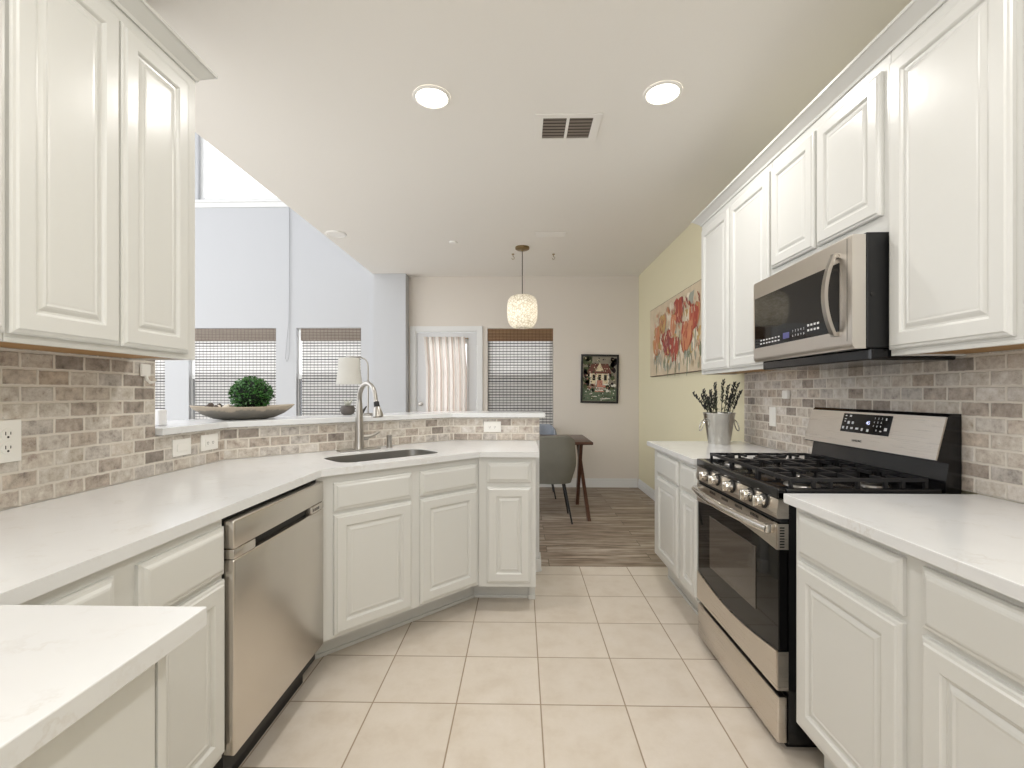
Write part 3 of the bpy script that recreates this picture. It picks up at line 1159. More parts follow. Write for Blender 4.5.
tag(b.build('countertop', M['quartz'], origin=(-0.68, 0.2, zc0)),
    'short white quartz countertop with a free corner at lower left, nearest the camera', 'countertop')
b = MB(); b.box(0.868, TR - 0.001, 2.389, 3.262, zc0, CTOP, 0.002)
tag(b.build('countertop', M['quartz'], origin=(1.2, 2.8, zc0)),
    'white quartz countertop holding the metal bucket, beyond the oven range', 'countertop')
b = MB(); b.box(0.872, TR - 0.001, -0.4, 1.578, zc0, CTOP, 0.002)
tag(b.build('countertop', M['quartz'], origin=(1.2, 0.6, zc0)),
    'empty white quartz countertop on the camera side of the oven range', 'countertop')

# sink bowl
root = thing('kitchen_sink', 'undermount stainless steel sink in the corner countertop', 'sink', tuple(dg(1.245, 0.255)) + (0.70,), PI / 4)
b = MB()
L, D = us[1] - us[0] + 0.016, off1 - off0 + 0.016
def rr(l, d, r, z, n=6):
    out = []
    for cx, cy, a0 in ((l / 2 - r, -d / 2 + r, -90), (l / 2 - r, d / 2 - r, 0), (-l / 2 + r, d / 2 - r, 90), (-l / 2 + r, -d / 2 + r, 180)):
        for k in range(n + 1):
            a = math.radians(a0 + 90 * k / n)
            out.append(Vector((cx + r * math.cos(a), cy + r * math.sin(a), z)))
    return out
rings = [rr(L - 0.018, D - 0.018, 0.074, 0.13), rr(L - 0.018, D - 0.018, 0.074, 0.2115), rr(L - 0.022, D - 0.022, 0.072, 0.2115), rr(L - 0.026, D - 0.026, 0.071, 0.05), rr(L - 0.05, D - 0.05, 0.065, 0.015),
         rr(L - 0.10, D - 0.10, 0.05, 0.004)]
b.loops(rings, False, True)
b.build('bowl', M['sinksteel'], root, smooth=True)
b = MB(); b.lathe([(0.0465, 0.0045), (0.045, 0.007), (0.034, 0.006), (0.030, 0.0046)], (0, 0, 0), 24)
b.build('drain', M['chrome'], root, smooth=True)

# faucet, faces the room along local -Y
root = thing('kitchen_faucet', 'tall arched pull-down faucet in brushed steel behind the corner sink', 'faucet', tuple(dg(1.245, 0.545)) + (CTOP + 0.0005,), PI / 4)
b = MB(); b.box(-0.125, 0.125, -0.028, 0.028, 0, 0.008, 0.003, 2); b.build('deck_plate', M['nickel'], root)
b = MB()
b.lathe([(0.030, 0.008), (0.029, 0.012), (0.026, 0.05), (0.0235, 0.14), (0.0195, 0.23), (0.0172, 0.274)], (0, 0, 0), 24)
b.build('body', M['nickel'], root, smooth=True)
pts = [(0, 0, 0.272)]
for k in range(0, 15):
    a = PI * k / 14
    pts.append((0, -0.098 + 0.098 * math.cos(a), 0.292 + 0.096 * math.sin(a)))
pts += [(0, -0.199, 0.288), (0, -0.205, 0.282)]
b = MB(); b.tube(pts, [0.0165] + [0.0145] * 8 + [0.0115] * 9, 16); b.build('spout', M['nickel'], root, smooth=True)
b = MB(); b.tube([(0, -0.2045, 0.2835), (0, -0.213, 0.254)], [0.0145, 0.016], 16); b.build('spray_button_band', M['blkm'], root, smooth=True)
b = MB(); b.tube([(0, -0.2125, 0.2555), (0, -0.221, 0.222), (0, -0.225, 0.203), (0, -0.2255, 0.199)], [0.0165, 0.026, 0.029, 0.024], 18)
b.build('spray_head', M['nickel'], root, smooth=True)
b = MB(); b.tube([(0.018, 0, 0.072), (0.052, -0.004, 0.073)], 0.017, 14); b.build('valve', M['nickel'], root, smooth=True)
b = MB(); b.tube([(0.050, -0.004, 0.075), (0.08, -0.012, 0.082), (0.115, -0.022, 0.102)], [0.0115, 0.0105, 0.008], 10); b.build('lever', M['nickel'], root, smooth=True)

p = dg(1.245 + 0.20, 0.555)
b = MB(); b.lathe([(0.021, 0), (0.021, 0.004), (0.0165, 0.006), (0.0165, 0.056), (0.0175, 0.060), (0.0175, 0.072), (0.012, 0.077), (0.001, 0.0775)], (p.x, p.y, CTOP + 0.0005), 20)
tag(b.build('air_gap_cap', M['nickel'], origin=(p.x, p.y, CTOP + 0.0005), smooth=True),
    'short steel air gap cap on the counter beside the faucet', 'air gap')

# ------------------------------------------------------------------ dishwasher (faces +X), local x along +Y
root = thing('dishwasher', 'stainless steel dishwasher with a pocket handle beside the sink cabinet', 'dishwasher', (-0.888, 1.372, 0), PI / 2)
DWW = 0.636
b = MB(); b.box(0.006, DWW - 0.006, 0.003, 0.56, 0.10, 0.872); b.build('body', M['darkgap'], root)
b = MB(); b.box(0.01, DWW - 0.01, 0.055, 0.075, 0.0, 0.0995); b.build('toe_panel', M['blkm'], root)
hx0, hx1, hz0, hz1 = 0.118, 0.518, 0.757, 0.782
fy = -0.033
b = MB()
prof = [(0.0, 0.165), (DWW, 0.165), (DWW, 0.752), (0.0, 0.752)]
b.box(0.004, DWW - 0.002, fy, 0.0025, 0.165, hz0 - 0.006, 0.006, 3)
b.build('door', M['steelv'], root, smooth=True)
b = MB()
b.box(0.004, DWW - 0.002, fy, 0.0025, hz1, 0.868, 0.006, 3)
b.box(0.004, hx0, fy, 0.0025, hz0 - 0.0055, hz1 - 0.0005, 0.004); b.box(hx1, DWW - 0.002, fy, 0.0025, hz0 - 0.0055, hz1 - 0.0005, 0.004)
b.build('control_strip', M['steelv'], root, smooth=True)
b = MB(); b.box(hx0 + 0.001, hx1 - 0.001, -0.008, 0.0022, hz0 - 0.005, hz1 - 0.001); b.build('handle_pocket', M['blkm'], root)
b = MB()
for k in range(4):
    b.box(hx1 + 0.012 + k * 0.016, hx1 + 0.022 + k * 0.016, fy - 0.0008, fy + 0.002, hz0 + 0.002, hz0 + 0.014)
b.build('marking', M['logo'], root)

# ------------------------------------------------------------------ upper cabinets
def upper_cabinet(label, loc, rz, w, d, z0, z1, doors, dz0, dz1):
    root = thing('wall_cabinet', label, 'cabinet', loc, rz)
    b = MB()
    b.box(0, w, 0, d, z0 + 0.012, z1, 0.0)
    b.box(0, w, 0, 0.02, z0, z0 + 0.0115); b.box(0, 0.012, 0.0205, d, z0, z0 + 0.0115); b.box(w - 0.012, w, 0.0205, d, z0, z0 + 0.0115)
    b.build('body', M['cab'], root)
    b = MB(); b.box(0.0125, w - 0.0125, 0.021, d - 0.002, z0 + 0.006, z0 + 0.0117); b.build('underside', M['underwood'], root)
    for x0, x1 in doors:
        b = MB(); panel_mesh(b, x0, x1, dz0, dz1, 'door'); b.build('door', M['cab'], root)
    return root


UZ0, UZ1 = 1.372, 2.425
URZ, URT = 1.3755, 2.425
FUL = -1.230
upper_cabinet('white two-door wall cabinet above the tiled left wall, its end facing the window', (FUL, 1.086, 0), PI / 2, 0.652, 0.245, UZ0, UZ1,
              [(0.004, 0.308), (0.315, 0.602)], 1.392, 2.382)
upper_cabinet('white wall cabinet at the left picture edge, mostly out of sight', (FUL, 0.30, 0), PI / 2, 0.784, 0.245, UZ0, UZ1,
              [(0.012, 0.391), (0.399, 0.780)], 1.392, 2.382)
FUR = 1.2725
upper_cabinet('white two-door wall cabinet above the bucket, beside the tulip canvas', (FUR, 3.330, 0), -PI / 2, 0.924, 0.240, URZ, URT,
              [(0.028, 0.456), (0.476, 0.918)], 1.396, 2.378)
upper_cabinet('short white two-door wall cabinet directly above the microwave', (FUR, 2.402, 0), -PI / 2, 0.763, 0.240, 1.8085, URT,
              [(0.012, 0.360), (0.377, 0.733)], 1.872, 2.378)
upper_cabinet('large white wall cabinet nearest the camera on the right, beside the microwave', (FUR, 1.637, 0), -PI / 2, 0.875, 0.240, URZ, URT,
              [(0.004, 0.408), (0.436, 0.862)], 1.396, 2.378)


def crown(label, face, sgn, y0, y1, wallx, dz=0.0):
    """crown moulding swept along y with a mitred return on the far end"""
    prof = [(0.0, 2.388), (0.006, 2.388), (0.010, 2.398), (0.024, 2.410), (0.040, 2.424), (0.046, 2.430), (0.052, 2.431), (0.052, 2.442), (0.0, 2.442)]
    rings = []
    # start, mitre corner, back to wall
    r1 = [Vector((face + sgn * p, y0, z + dz)) for p, z in prof]
    r2 = [Vector((face + sgn * p, y1 + p, z + dz)) for p, z in prof]
    r3 = [Vector((wallx, y1 + p, z + dz)) for p, z in prof]
    b = MB(); b.loops([r1, r2, r3])
    return tag(b.build('crown_moulding', M['cab'], origin=(face, y1, 2.388)), label, 'moulding')


crown('white crown moulding along the top of the left wall cabinets', FUL + 0.0008, 1, 0.30, 1.7390, WL + 0.002, 0.034)
crown('white crown moulding along the top of the right wall cabinets', FUR - 0.0008, -1, 0.762, 3.3310, WR - 0.002, 0.034)

# ------------------------------------------------------------------ gas range (world coordinates)
RY0, RY1 = 1.640, 2.388
RF = 0.886
root = thing('gas_range', 'stainless and black gas range with five knobs under the microwave', 'oven range', (1.2, (RY0 + RY1) / 2, 0))
def part(name, b, m, parent=None, smooth=False):
    return inW(root, b).build(name, m, parent or root, smooth=smooth)
b = MB(); b.box(0.925, 1.508, RY0, RY1, 0.03, 0.875); b.box(0.935, 1.50, RY0 + 0.03, RY1 - 0.03, 0.0, 0.03)
part('body', b, M['blk'])
b = MB(); b.box(RF + 0.004, 0.9245, RY0 + 0.004, RY1 - 0.004, 0.03, 0.192, 0.006, 2)
part('drawer', b, M['steely'], smooth=True)
# oven door: black slab with steel bands
b = MB(); b.box(RF + 0.006, 0.9245, RY0 + 0.004, RY1 - 0.004, 0.216, 0.795, 0.003)
dr = part('oven_door', b, M['glassblk'])
N = 16
def curve(z_end, z_mid):
    return [(RY0 + 0.006 + (RY1 - RY0 - 0.012) * k / N, z_end + (z_mid - z_end) * math.sin(PI * k / N)) for k in range(N + 1)]
lo = curve(0.352, 0.318)
b = MB(); b.yz([(RY0 + 0.004, 0.2165)] + [(RY1 - 0.004, 0.2165)] + list(reversed(lo)), RF, RF + 0.0058)
b.box(RF + 0.002, 0.924, RY0 - 0.0005, RY0 + 0.0036, 0.2165, 0.350)
part('bottom_band', b, M['steely'], dr)
hi = curve(0.703, 0.728)
b = MB(); b.yz(hi + [(RY1 - 0.006, 0.7945), (RY0 + 0.006, 0.7945)], RF, RF + 0.0058)
b.box(RF + 0.002, 0.924, RY0 - 0.0005, RY0 + 0.0036, 0.705, 0.794)
part('top_band', b, M['steely'], dr)
b = MB(); b.box(RF + 0.0035, RF + 0.0058, 1.80, 2.235, 0.425, 0.665, 0.001); part('oven_window', b, M['ovenwin'], dr)
for k in range(8):
    b = MB(); b.box(RF + 0.008, RF + 0.024, RY0 - 0.0012, RY0 - 0.0006, 0.712 + k * 0.0095, 0.7165 + k * 0.0095)
    part('vent_slot', b, M['blkm'], dr)
for j in range(4):
    for i in range(6):
        y = 1.77 + j * 0.13 + i * 0.011
        b = MB(); b.box(RF - 0.0008, RF - 0.0001, y, y + 0.006, 0.778, 0.789)
        part('vent_slot', b, M['blkm'], dr)
pts = []
for k in range(21):
    t_ = k / 20
    y = 1.662 + t_ * (2.352 - 1.662)
    bow = 1 - (2 * t_ - 1) ** 2
    pts.append((RF - 0.020 - 0.040 * bow, y, 0.770 + 0.006 * bow))
b = MB(); b.tube(pts, 0.0175, 14)
b.box(RF - 0.030, RF - 0.0002, 1.658, 1.680, 0.757, 0.785, 0.003); b.box(RF - 0.030, RF - 0.0002, 2.336, 2.358, 0.757, 0.785, 0.003)
part('handle', b, M['chrome'], dr, True)
# control panel
b = MB()
mtx = None
t = bmesh.new()
sec = [(RF + 0.002, 0.812), (RF - 0.002, 0.830), (RF + 0.004, 0.878), (0.93, 0.878), (0.93, 0.812)]
b.loops([[Vector((x, RY0 + 0.0, z)) for x, z in sec], [Vector((x, RY1 - 0.0, z)) for x, z in sec]])
part('control_panel', b, M['steely'])
b = MB(); b.box(RF + 0.012, 0.924, RY0 + 0.002, RY1 - 0.002, 0.797, 0.811); part('gap_strip', b, M['blkm'])
for y in (2.243, 2.135, 1.987, 1.828, 1.728):
    b = MB()
    b.lathe([(0.026, 0.003), (0.027, -0.002), (0.0265, -0.005)], (RF, y, 0.855), 20, 'X')
    kb = part('knob', b, M['darkgap'], smooth=True)
    b = MB(); b.lathe([(0.021, -0.0052), (0.021, -0.030), (0.0195, -0.034), (0.001, -0.0342)], (RF, y, 0.855), 20, 'X')
    b.box(RF - 0.042, RF - 0.030, y - 0.0055, y + 0.0055, 0.855 - 0.019, 0.855 + 0.019, 0.002)
    part('knob_grip', b, M['chrome'], kb, True)
# cooktop
b = MB()
b.box(0.888, 1.448, RY0, RY1, 0.8785, 0.905, 0.004)
b.box(0.886, 0.918, RY0, RY1, 0.8785, 0.9165, 0.005, 3); b.box(0.918, 1.448, RY0, RY0 + 0.022, 0.8785, 0.9165, 0.004); b.box(0.918, 1.448, RY1 - 0.022, RY1, 0.8785, 0.9165, 0.004)
part('cooktop', b, M['blk'], smooth=True)
cy = (RY0 + RY1) / 2
for x, y, r in ((1.04, cy - 0.255, 0.048), (1.04, cy + 0.255, 0.052), (1.30, cy - 0.255, 0.036), (1.30, cy + 0.255, 0.040), (1.17, cy, 0.05)):
    b = MB(); b.lathe([(r + 0.012, 0.9052), (r + 0.010, 0.911), (r - 0.004, 0.916), (r - 0.006, 0.92)], (x, y, 0), 24)
    br_ = part('burner', b, M['nickel'], smooth=True)
    b = MB(); b.lathe([(r, 0.9202), (r, 0.926), (r - 0.008, 0.929), (0.001, 0.9292)], (x, y, 0), 24)
    part('burner_cap', b, M['iron'], br_, True)
gw = 0.232
for gi in range(3):
    y0 = RY0 + 0.028 + gi * (gw + 0.003); y1 = y0 + gw
    x0, x1 = 0.945, 1.425
    zt = 0.948
    b = MB()
    s_ = 0.011
    for y in (y0 + 0.006, y1 - 0.006):
        b.bar((x0, y, zt - 0.006), (x1, y, zt - 0.006), s_, 0.012)
    for x in (x0 + 0.006, (x0 + x1) / 2, x1 - 0.006):
        b.bar((x, y0, zt - 0.006), (x, y1, zt - 0.006), s_, 0.012)
    for x in (x0 + 0.085, x0 + 0.145, x1 - 0.145, x1 - 0.085):
        b.bar((x, y0, zt - 0.006), (x, y0 + 0.075, zt - 0.006), s_, 0.012); b.bar((x, y1 - 0.075, zt - 0.006), (x, y1, zt - 0.006), s_, 0.012)
    ym = (y0 + y1) / 2
    for xa, xb in ((x0, x0 + 0.07), ((x0 + x1) / 2 - 0.07, (x0 + x1) / 2 + 0.07), (x1 - 0.07, x1)):
        b.bar((xa, ym, zt - 0.006), (xb, ym, zt - 0.006), s_, 0.012)
    for x in (x0 + 0.006, x0 + 0.085, x0 + 0.145, (x0 + x1) / 2, x1 - 0.145, x1 - 0.085, x1 - 0.006):
        for y in (y0 + 0.006, y1 - 0.006):
            b.bar((x, y, 0.9055), (x, y, zt), s_, s_)
    part('grate', b, M['iron'])
# back guard
b = MB()
sec = [(1.430, 1.012), (1.468, 1.166), (1.478, 1.176), (1.512, 1.176), (1.512, 0.8755), (1.458, 0.8755), (1.458, 0.93), (1.470, 1.004)]
b.loops([[Vector((x, RY0, z)) for x, z in sec], [Vector((x, RY1, z)) for x, z in sec]])
part('backguard', b, M['blk'])
b = MB()
d_ = Vector((0.038, 0, 0.154)).normalized()
nrm = Vector((-d_.z, 0, d_.x))
def bg(t_, off=0.0):
    v = Vector((1.430, 0, 1.012)) + Vector((0.038, 0, 0.154)) * t_ + nrm * off
    return v
q0, q1 = bg(0.02, 0.0006), bg(0.985, 0.0006)
q2, q3 = bg(0.985, 0.006), bg(0.02, 0.006)
ring = lambda y: [Vector((q.x, y, q.z)) for q in (q0, q1, q2, q3)]
b.loops([ring(RY0 + 0.001), ring(RY1 - 0.001)])
fp = part('control_fascia', b, M['steely'])
b = MB()
ring2 = lambda y, a, c, o0, o1: [Vector((q.x, y, q.z)) for q in (bg(a, o0), bg(c, o0), bg(c, o1), bg(a, o1))]
KY0, KY1 = 1.867, 2.145
b.loops([ring2(KY0, 0.41, 0.93, 0.0062, 0.0072), ring2(KY1, 0.41, 0.93, 0.0062, 0.0072)])
kp = part('keypad', b, M['glassblk'])
def face_mtx(y, t_, off):
    """text plane on the backguard: text x -> -Y (as seen by the cook), text y -> up the slope"""
    p_ = bg(t_, off)
    ex, ey = Vector((0, -1, 0)), d_
    ez = ex.cross(ey)
    m_ = Matrix((ex, ey, ez)).transposed().to_4x4()
    m_.translation = p_ - Vector(root.location) + Vector((0, y, 0))
    return m_
for r_i, row in enumerate(('123', '456', '789', '0')):
    for c_i, ch in enumerate(row):
        yy = 1.895 - c_i * 0.019 if len(row) > 1 else 1.876
        text_part('digit', ch, 0.011, M['mark'], kp, face_mtx(yy + 0.06, 0.84 - r_i * 0.105, 0.0074))
text_part('clock', '45', 0.022, M['digit'], kp, face_mtx(1.988, 0.70, 0.0074))
def mark(b, y, t_, w, h):
    b.loops([ring2(y - w / 2, t_ - h / 2, t_ + h / 2, 0.0073, 0.0077), ring2(y + w / 2, t_ - h / 2, t_ + h / 2, 0.0073, 0.0077)])
for y, t_, w, h in ((2.066, 0.79, 0.010, 0.03), (2.038, 0.79, 0.012, 0.05), (2.066, 0.70, 0.012, 0.025), (2.066, 0.63, 0.010, 0.025), (2.043, 0.60, 0.014, 0.08), (2.017, 0.60, 0.012, 0.07),
                    (2.07, 0.45, 0.012, 0.07), (2.045, 0.45, 0.008, 0.08), (2.017, 0.45, 0.015, 0.05), (1.985, 0.45, 0.017, 0.05), (1.955, 0.44, 0.010, 0.07), (1.922, 0.43, 0.012, 0.07),
                    (1.835, 0.76, 0.006, 0.06), (1.852, 0.44, 0.010, 0.03), (1.828, 0.50, 0.014, 0.08)):
    b = MB(); mark(b, y + 0.06, t_ + 0.075, w, h)
    part('key_marking', b, M['mark'], kp)
text_part('maker_name', 'SAMSUNG', 0.013, M['logo'], fp, face_mtx(2.03, 0.19, 0.0063))

# ------------------------------------------------------------------ microwave
MY0, MY1, MF = 1.641, 2.394, 1.175
root = thing('microwave', 'stainless over-the-range microwave with a curved handle above the range', 'microwave', (1.3, (MY0 + MY1) / 2, 1.40))
b = MB(); b.box(1.192, 1.512, MY0, MY1, 1.405, 1.805, 0.003)
part('body', b, M['blkm'])
b = MB()
def bow(y, off=0.0):
    return 1.175 - 0.0425 * (MY1 - y) + off        # the door hangs very slightly ajar
ys = [MY0 + (MY1 - MY0) * k / 24 for k in range(25)]
b.loops([[Vector((x, y, z)) for x, z in ((bow(y) + 0.010, 1.402), (bow(y) + 0.002, 1.412), (bow(y), 1.424), (bow(y), 1.792), (bow(y) + 0.004, 1.798), (1.189, 1.798), (1.189, 1.402))] for y in ys])
dr = part('door', b, M['steelh'], smooth=True)
ys = [1.712 + (2.378 - 1.712) * k / 24 for k in range(25)]
b = MB(); b.loops([[Vector((bow(y, o_), y, z)) for o_, z in ((-0.0004, 1.470), (-0.0016, 1.471), (-0.0016, 1.717), (-0.0004, 1.718))] for y in ys])
dw_ = part('door_glass', b, M['glassblk'], dr, True)
b = MB()
b.box(bow(1.668) - 0.0008, bow(1.670) + 0.001, 1.668, 1.6695, 1.43, 1.79)
part('door_seam', b, M['logo'], dr)
pts = []
for k in range(17):
    t_ = k / 16
    z = 1.452 + t_ * (1.752 - 1.452)
    bw = 1 - (2 * t_ - 1) ** 2
    pts.append((bow(1.725) - 0.012 - 0.036 * bw, 1.722, z))
b = MB()
rings = []
for (x, y, z) in pts:
    rings.append([Vector((x - 0.007, y - 0.012, z)), Vector((x - 0.003, y + 0.014, z)), Vector((x + 0.006, y + 0.014, z)), Vector((x + 0.006, y - 0.012, z))])
b.loops(rings)
b.box(bow(1.725) - 0.02, bow(1.735) - 0.0003, 1.712, 1.733, 1.452, 1.468, 0.002); b.box(bow(1.725) - 0.02, bow(1.735) - 0.0003, 1.712, 1.733, 1.736, 1.752, 0.002)
part('handle', b, M['nickel'], dr, True)
b = MB()
random.seed(3)
for j in range(2):
    for i in range(7):
        y = 2.310 - i * 0.028
        b = MB(); b.box(bow(y) - 0.0024, bow(y) - 0.0017, y - 0.009, y + 0.004 * random.random() + 0.004, 1.500 - j * 0.016, 1.506 - j * 0.016)
        part('key_marking', b, M['mark'], dw_)
    for i in range(4):
        y = 1.905 - i * 0.022
        b = MB(); b.box(bow(y) - 0.0024, bow(y) - 0.0017, y - 0.006, y + 0.006, 1.516 - j * 0.020, 1.524 - j * 0.020)
        part('key_marking', b, M['mark'], dw_)
b = MB(); b.box(bow(2.07) - 0.0024, bow(2.07) - 0.0012, 2.05, 2.10, 1.487, 1.513); part('display', b, M['bluemark'], dw_)
for j, row in enumerate(('12345', '67890')):
    for i, ch in enumerate(row):
        m_ = Matrix((Vector((0, -1, 0)), Vector((0, 0, 1)), Vector((-1, 0, 0)))).transposed().to_4x4()
        yy = 2.022 - i * 0.021
        m_.translation = Vector((bow(yy) - 0.0020, yy, 1.512 - j * 0.020)) - Vector(root.location)
        text_part('digit', ch, 0.013, M['mark'], dw_, m_, 0.0003)
b = MB(); b.box(1.205, 1.50, MY0 + 0.004, MY1 - 0.03, 1.362, 1.4045, 0.006); part('vent_base', b, M['blk'])
b = MB(); b.lathe([(0.008, 0.0), (0.008, -0.003), (0.001, -0.0035)], (0, 0, 0), 12, 'Y'); bmesh.ops.translate(b.bm, vec=(1.212, MY0, 1.59), verts=b.bm.verts)
part('side_screw', b, M['darkgap'])

# ------------------------------------------------------------------ outlets and plates
def outlet(label, loc, rz, w, h, kind, cat='outlet', group=None, horizontal=False):
    """faces local -Y"""
    root = thing('wall_outlet' if kind != 'switch' else 'switch_plate', label, cat, loc, rz, group)
    b = MB(); b.box(-w / 2, w / 2, -0.006, -0.0004, -h / 2, h / 2, 0.0022); b.build('cover_plate', M['plate'], root)
    if kind == 'duplex':
        for s in (-1, 1):
            b = MB(); b.lathe([(0.017, -0.0062), (0.017, -0.008), (0.0155, -0.0085)], (0, 0, s * 0.020), 20, 'Y')
            rc = b.build('receptacle', M['plate'], root, smooth=True)
            b = MB()
            b.box(-0.0078, -0.0055, -0.0090, -0.0086, s * 0.020 - 0.002, s * 0.020 + 0.008); b.box(0.0055, 0.0078, -0.0090, -0.0086, s * 0.020 - 0.001, s * 0.020 + 0.007)
            b.lathe([(0.0032, -0.0086), (0.0032, -0.0090)], (0, 0, s * 0.020 - 0.008), 10, 'Y')
            b.build('slot', M['slot'], rc)
    else:
        lw, lh = (0.066, 0.033) if horizontal else (0.033, 0.066)
        b = MB(); b.box(-lw / 2, lw / 2, -0.0085, -0.0062, -lh / 2, lh / 2, 0.001)
        rc = b.build('receptacle' if kind != 'switch' else 'rocker', M['plate'], root)
        if kind == 'decora':
            for s in (-1, 1):
                b = MB()
                cx_, cz_ = (s * 0.018, 0) if horizontal else (0, s * 0.018)
                b.box(cx_ - 0.006, cx_ - 0.0042, -0.0092, -0.0086, cz_ - 0.004, cz_ + 0.004); b.box(cx_ + 0.0042, cx_ + 0.006, -0.0092, -0.0086, cz_ - 0.004, cz_ + 0.004)
                b.lathe([(0.0022, -0.0086), (0.0022, -0.0092)], (cx_, 0, cz_ - 0.008), 8, 'Y')
                b.build('slot', M['slot'], rc)
    return root


outlet('white double outlet on the tiled wall at the left picture edge', (TL, 1.312, 1.110), PI / 2, 0.078, 0.122, 'duplex')
outlet('blank-faced white wall plate set sideways under the ledge, left of its twin', (TL, 2.005, 1.012), PI / 2, 0.108, 0.073, 'switch', 'wall plate', horizontal=True)
outlet('white sideways outlet under the ledge, between blank plate and faucet', (TL, 2.185, 1.015), PI / 2, 0.118, 0.074, 'decora', horizontal=True)
outlet('white sideways outlet in the peninsula tiles above the narrow cabinet', (-0.205, 3.28, 1.010), 0, 0.120, 0.074, 'decora', horizontal=True)
outlet('white upright plate on the right tiles behind the metal bucket', (TR, 2.850, 1.105), -PI / 2, 0.072, 0.115, 'switch', 'switch plate')
# night light and hook near the cabinets
root = thing('wall_hook', 'small white adhesive hook under the left wall cabinet beside the opening', 'hook', (TL, 1.805, 1.335), PI / 2)
b = MB(); b.box(-0.023, 0.023, -0.010, -0.0004, -0.022, 0.026, 0.004); b.build('base', M['plate'], root)
b = MB(); b.tube([(0, -0.008, -0.018), (0, -0.012, -0.035), (0.004, -0.022, -0.046), (0.012, -0.032, -0.044), (0.016, -0.036, -0.032)], [0.006, 0.006, 0.006, 0.005, 0.004], 8)
b.build('prong', M['plate'], root, smooth=True)
root = thing('wall_hook', 'small white adhesive box on the right tiles above the upright plate', 'hook', (TR, 2.693, 1.238), -PI / 2)
b = MB(); b.box(-0.026, 0.026, -0.022, -0.0004, -0.024, 0.024, 0.005); b.build('base', M['plate'], root)

# ------------------------------------------------------------------ ceiling fittings
def can(x, y, label, lens=None):
    root = thing('recessed_light', label, 'ceiling light', (x, y, CEIL), 0, 'recessed ceiling lights')
    b = MB(); b.lathe([(0.098, -0.0005), (0.098, -0.006), (0.084, -0.010), (0.080, -0.006)], (0, 0, 0), 36, cap=False)
    b.build('trim_ring', M['can'], root, smooth=True)
    b = MB(); b.lathe([(0.081, -0.0020), (0.081, -0.0060)], (0, 0, 0), 36); b.build('lens', lens or M['lens'], root)


can(CANS[0][0], CANS[0][1], 'round lit ceiling light above the sink side, left of the air vent')
can(CANS[1][0], CANS[1][1], 'round lit ceiling light near the right wall cabinets, beside the air vent')
can(-1.80, 4.51, 'faint unlit round ceiling light at the ceiling edge by the tall white wall', M['can'])
for x, y in CANS[2:]:
    can(x, y, 'round ceiling light over the near end of the kitchen, out of sight overhead')

root = thing('ceiling_vent', 'white ceiling air vent with dark louvres in two halves', 'vent', (0.262, 2.725, CEIL))
b = MB()
x0, x1, y0, y1 = -0.185, 0.185, -0.14, 0.14
for a in ((x0, x1, y0, y0 + 0.035), (x0, x1, y1 - 0.035, y1), (x0, x0 + 0.045, y0 + 0.035, y1 - 0.035), (x1 - 0.045, x1, y0 + 0.035, y1 - 0.035), (-0.008, 0.008, y0 + 0.035, y1 - 0.035)):
    b.box(a[0], a[1], a[2], a[3], -0.008, -0.0005, 0.001)
b.build('frame', M['ceil'], root)
b = MB(); b.box(x0 + 0.04, x1 - 0.04, y0 + 0.03, y1 - 0.03, -0.0015, -0.0006); b.build('void', M['ventdark'], root)
for s in (-1, 1):
    for k in range(7):
        yy = -0.098 + k * 0.0315
        b = MB()
        xa, xb = (x0 + 0.046, -0.009) if s < 0 else (0.009, x1 - 0.046)
        b.loops([[Vector((x, yy - 0.007, -0.0018)), Vector((x, yy + 0.007, -0.0068)), Vector((x, yy + 0.008, -0.0062)), Vector((x, yy - 0.006, -0.0016))] for x in (xa, xb)])
        b.build('louvre', M['louvre'], root)
b = MB(); b.lathe([(0.045, -0.0005), (0.043, -0.010), (0.030, -0.014), (0.001, -0.0145)], (-0.70, 4.78, CEIL), 24)
tag(b.build('sprinkler_cap', M['can'], origin=(-0.70, 4.78, CEIL), smooth=True), 'small round white cap on the ceiling, left of the pendant lamp', 'ceiling cap')
for x, y, l in ((-0.095, 5.20, 'tiny ceiling hook just left of the pendant canopy'), (0.355, 5.21, 'tiny ceiling hook to the right of the pendant canopy')):
    b = MB(); b.lathe([(0.016, -0.0005), (0.014, -0.008), (0.004, -0.010), (0.004, -0.03)], (x, y, CEIL), 12)
    b.tube([(x, y, CEIL - 0.028), (x + 0.014, y, CEIL - 0.038), (x + 0.012, y, CEIL - 0.056), (x - 0.006, y, CEIL - 0.06), (x - 0.014, y, CEIL - 0.05)], 0.0035, 6)
    tag(b.build('ceiling_hook', M['brass'], origin=(x, y, CEIL), smooth=True), l, 'hook')
b = MB(); b.box(0.12, 0.44, 4.50, 4.64, CEIL - 0.006, CEIL - 0.0005, 0.002)
for k in range(6):
    b.box(0.14, 0.42, 4.515 + k * 0.02, 4.525 + k * 0.02, CEIL - 0.008, CEIL - 0.0058)
tag(b.build('ceiling_grille', M['ceil'], origin=(0.28, 4.57, CEIL)), 'faint flat grille painted like the ceiling, beyond the air vent', 'vent')

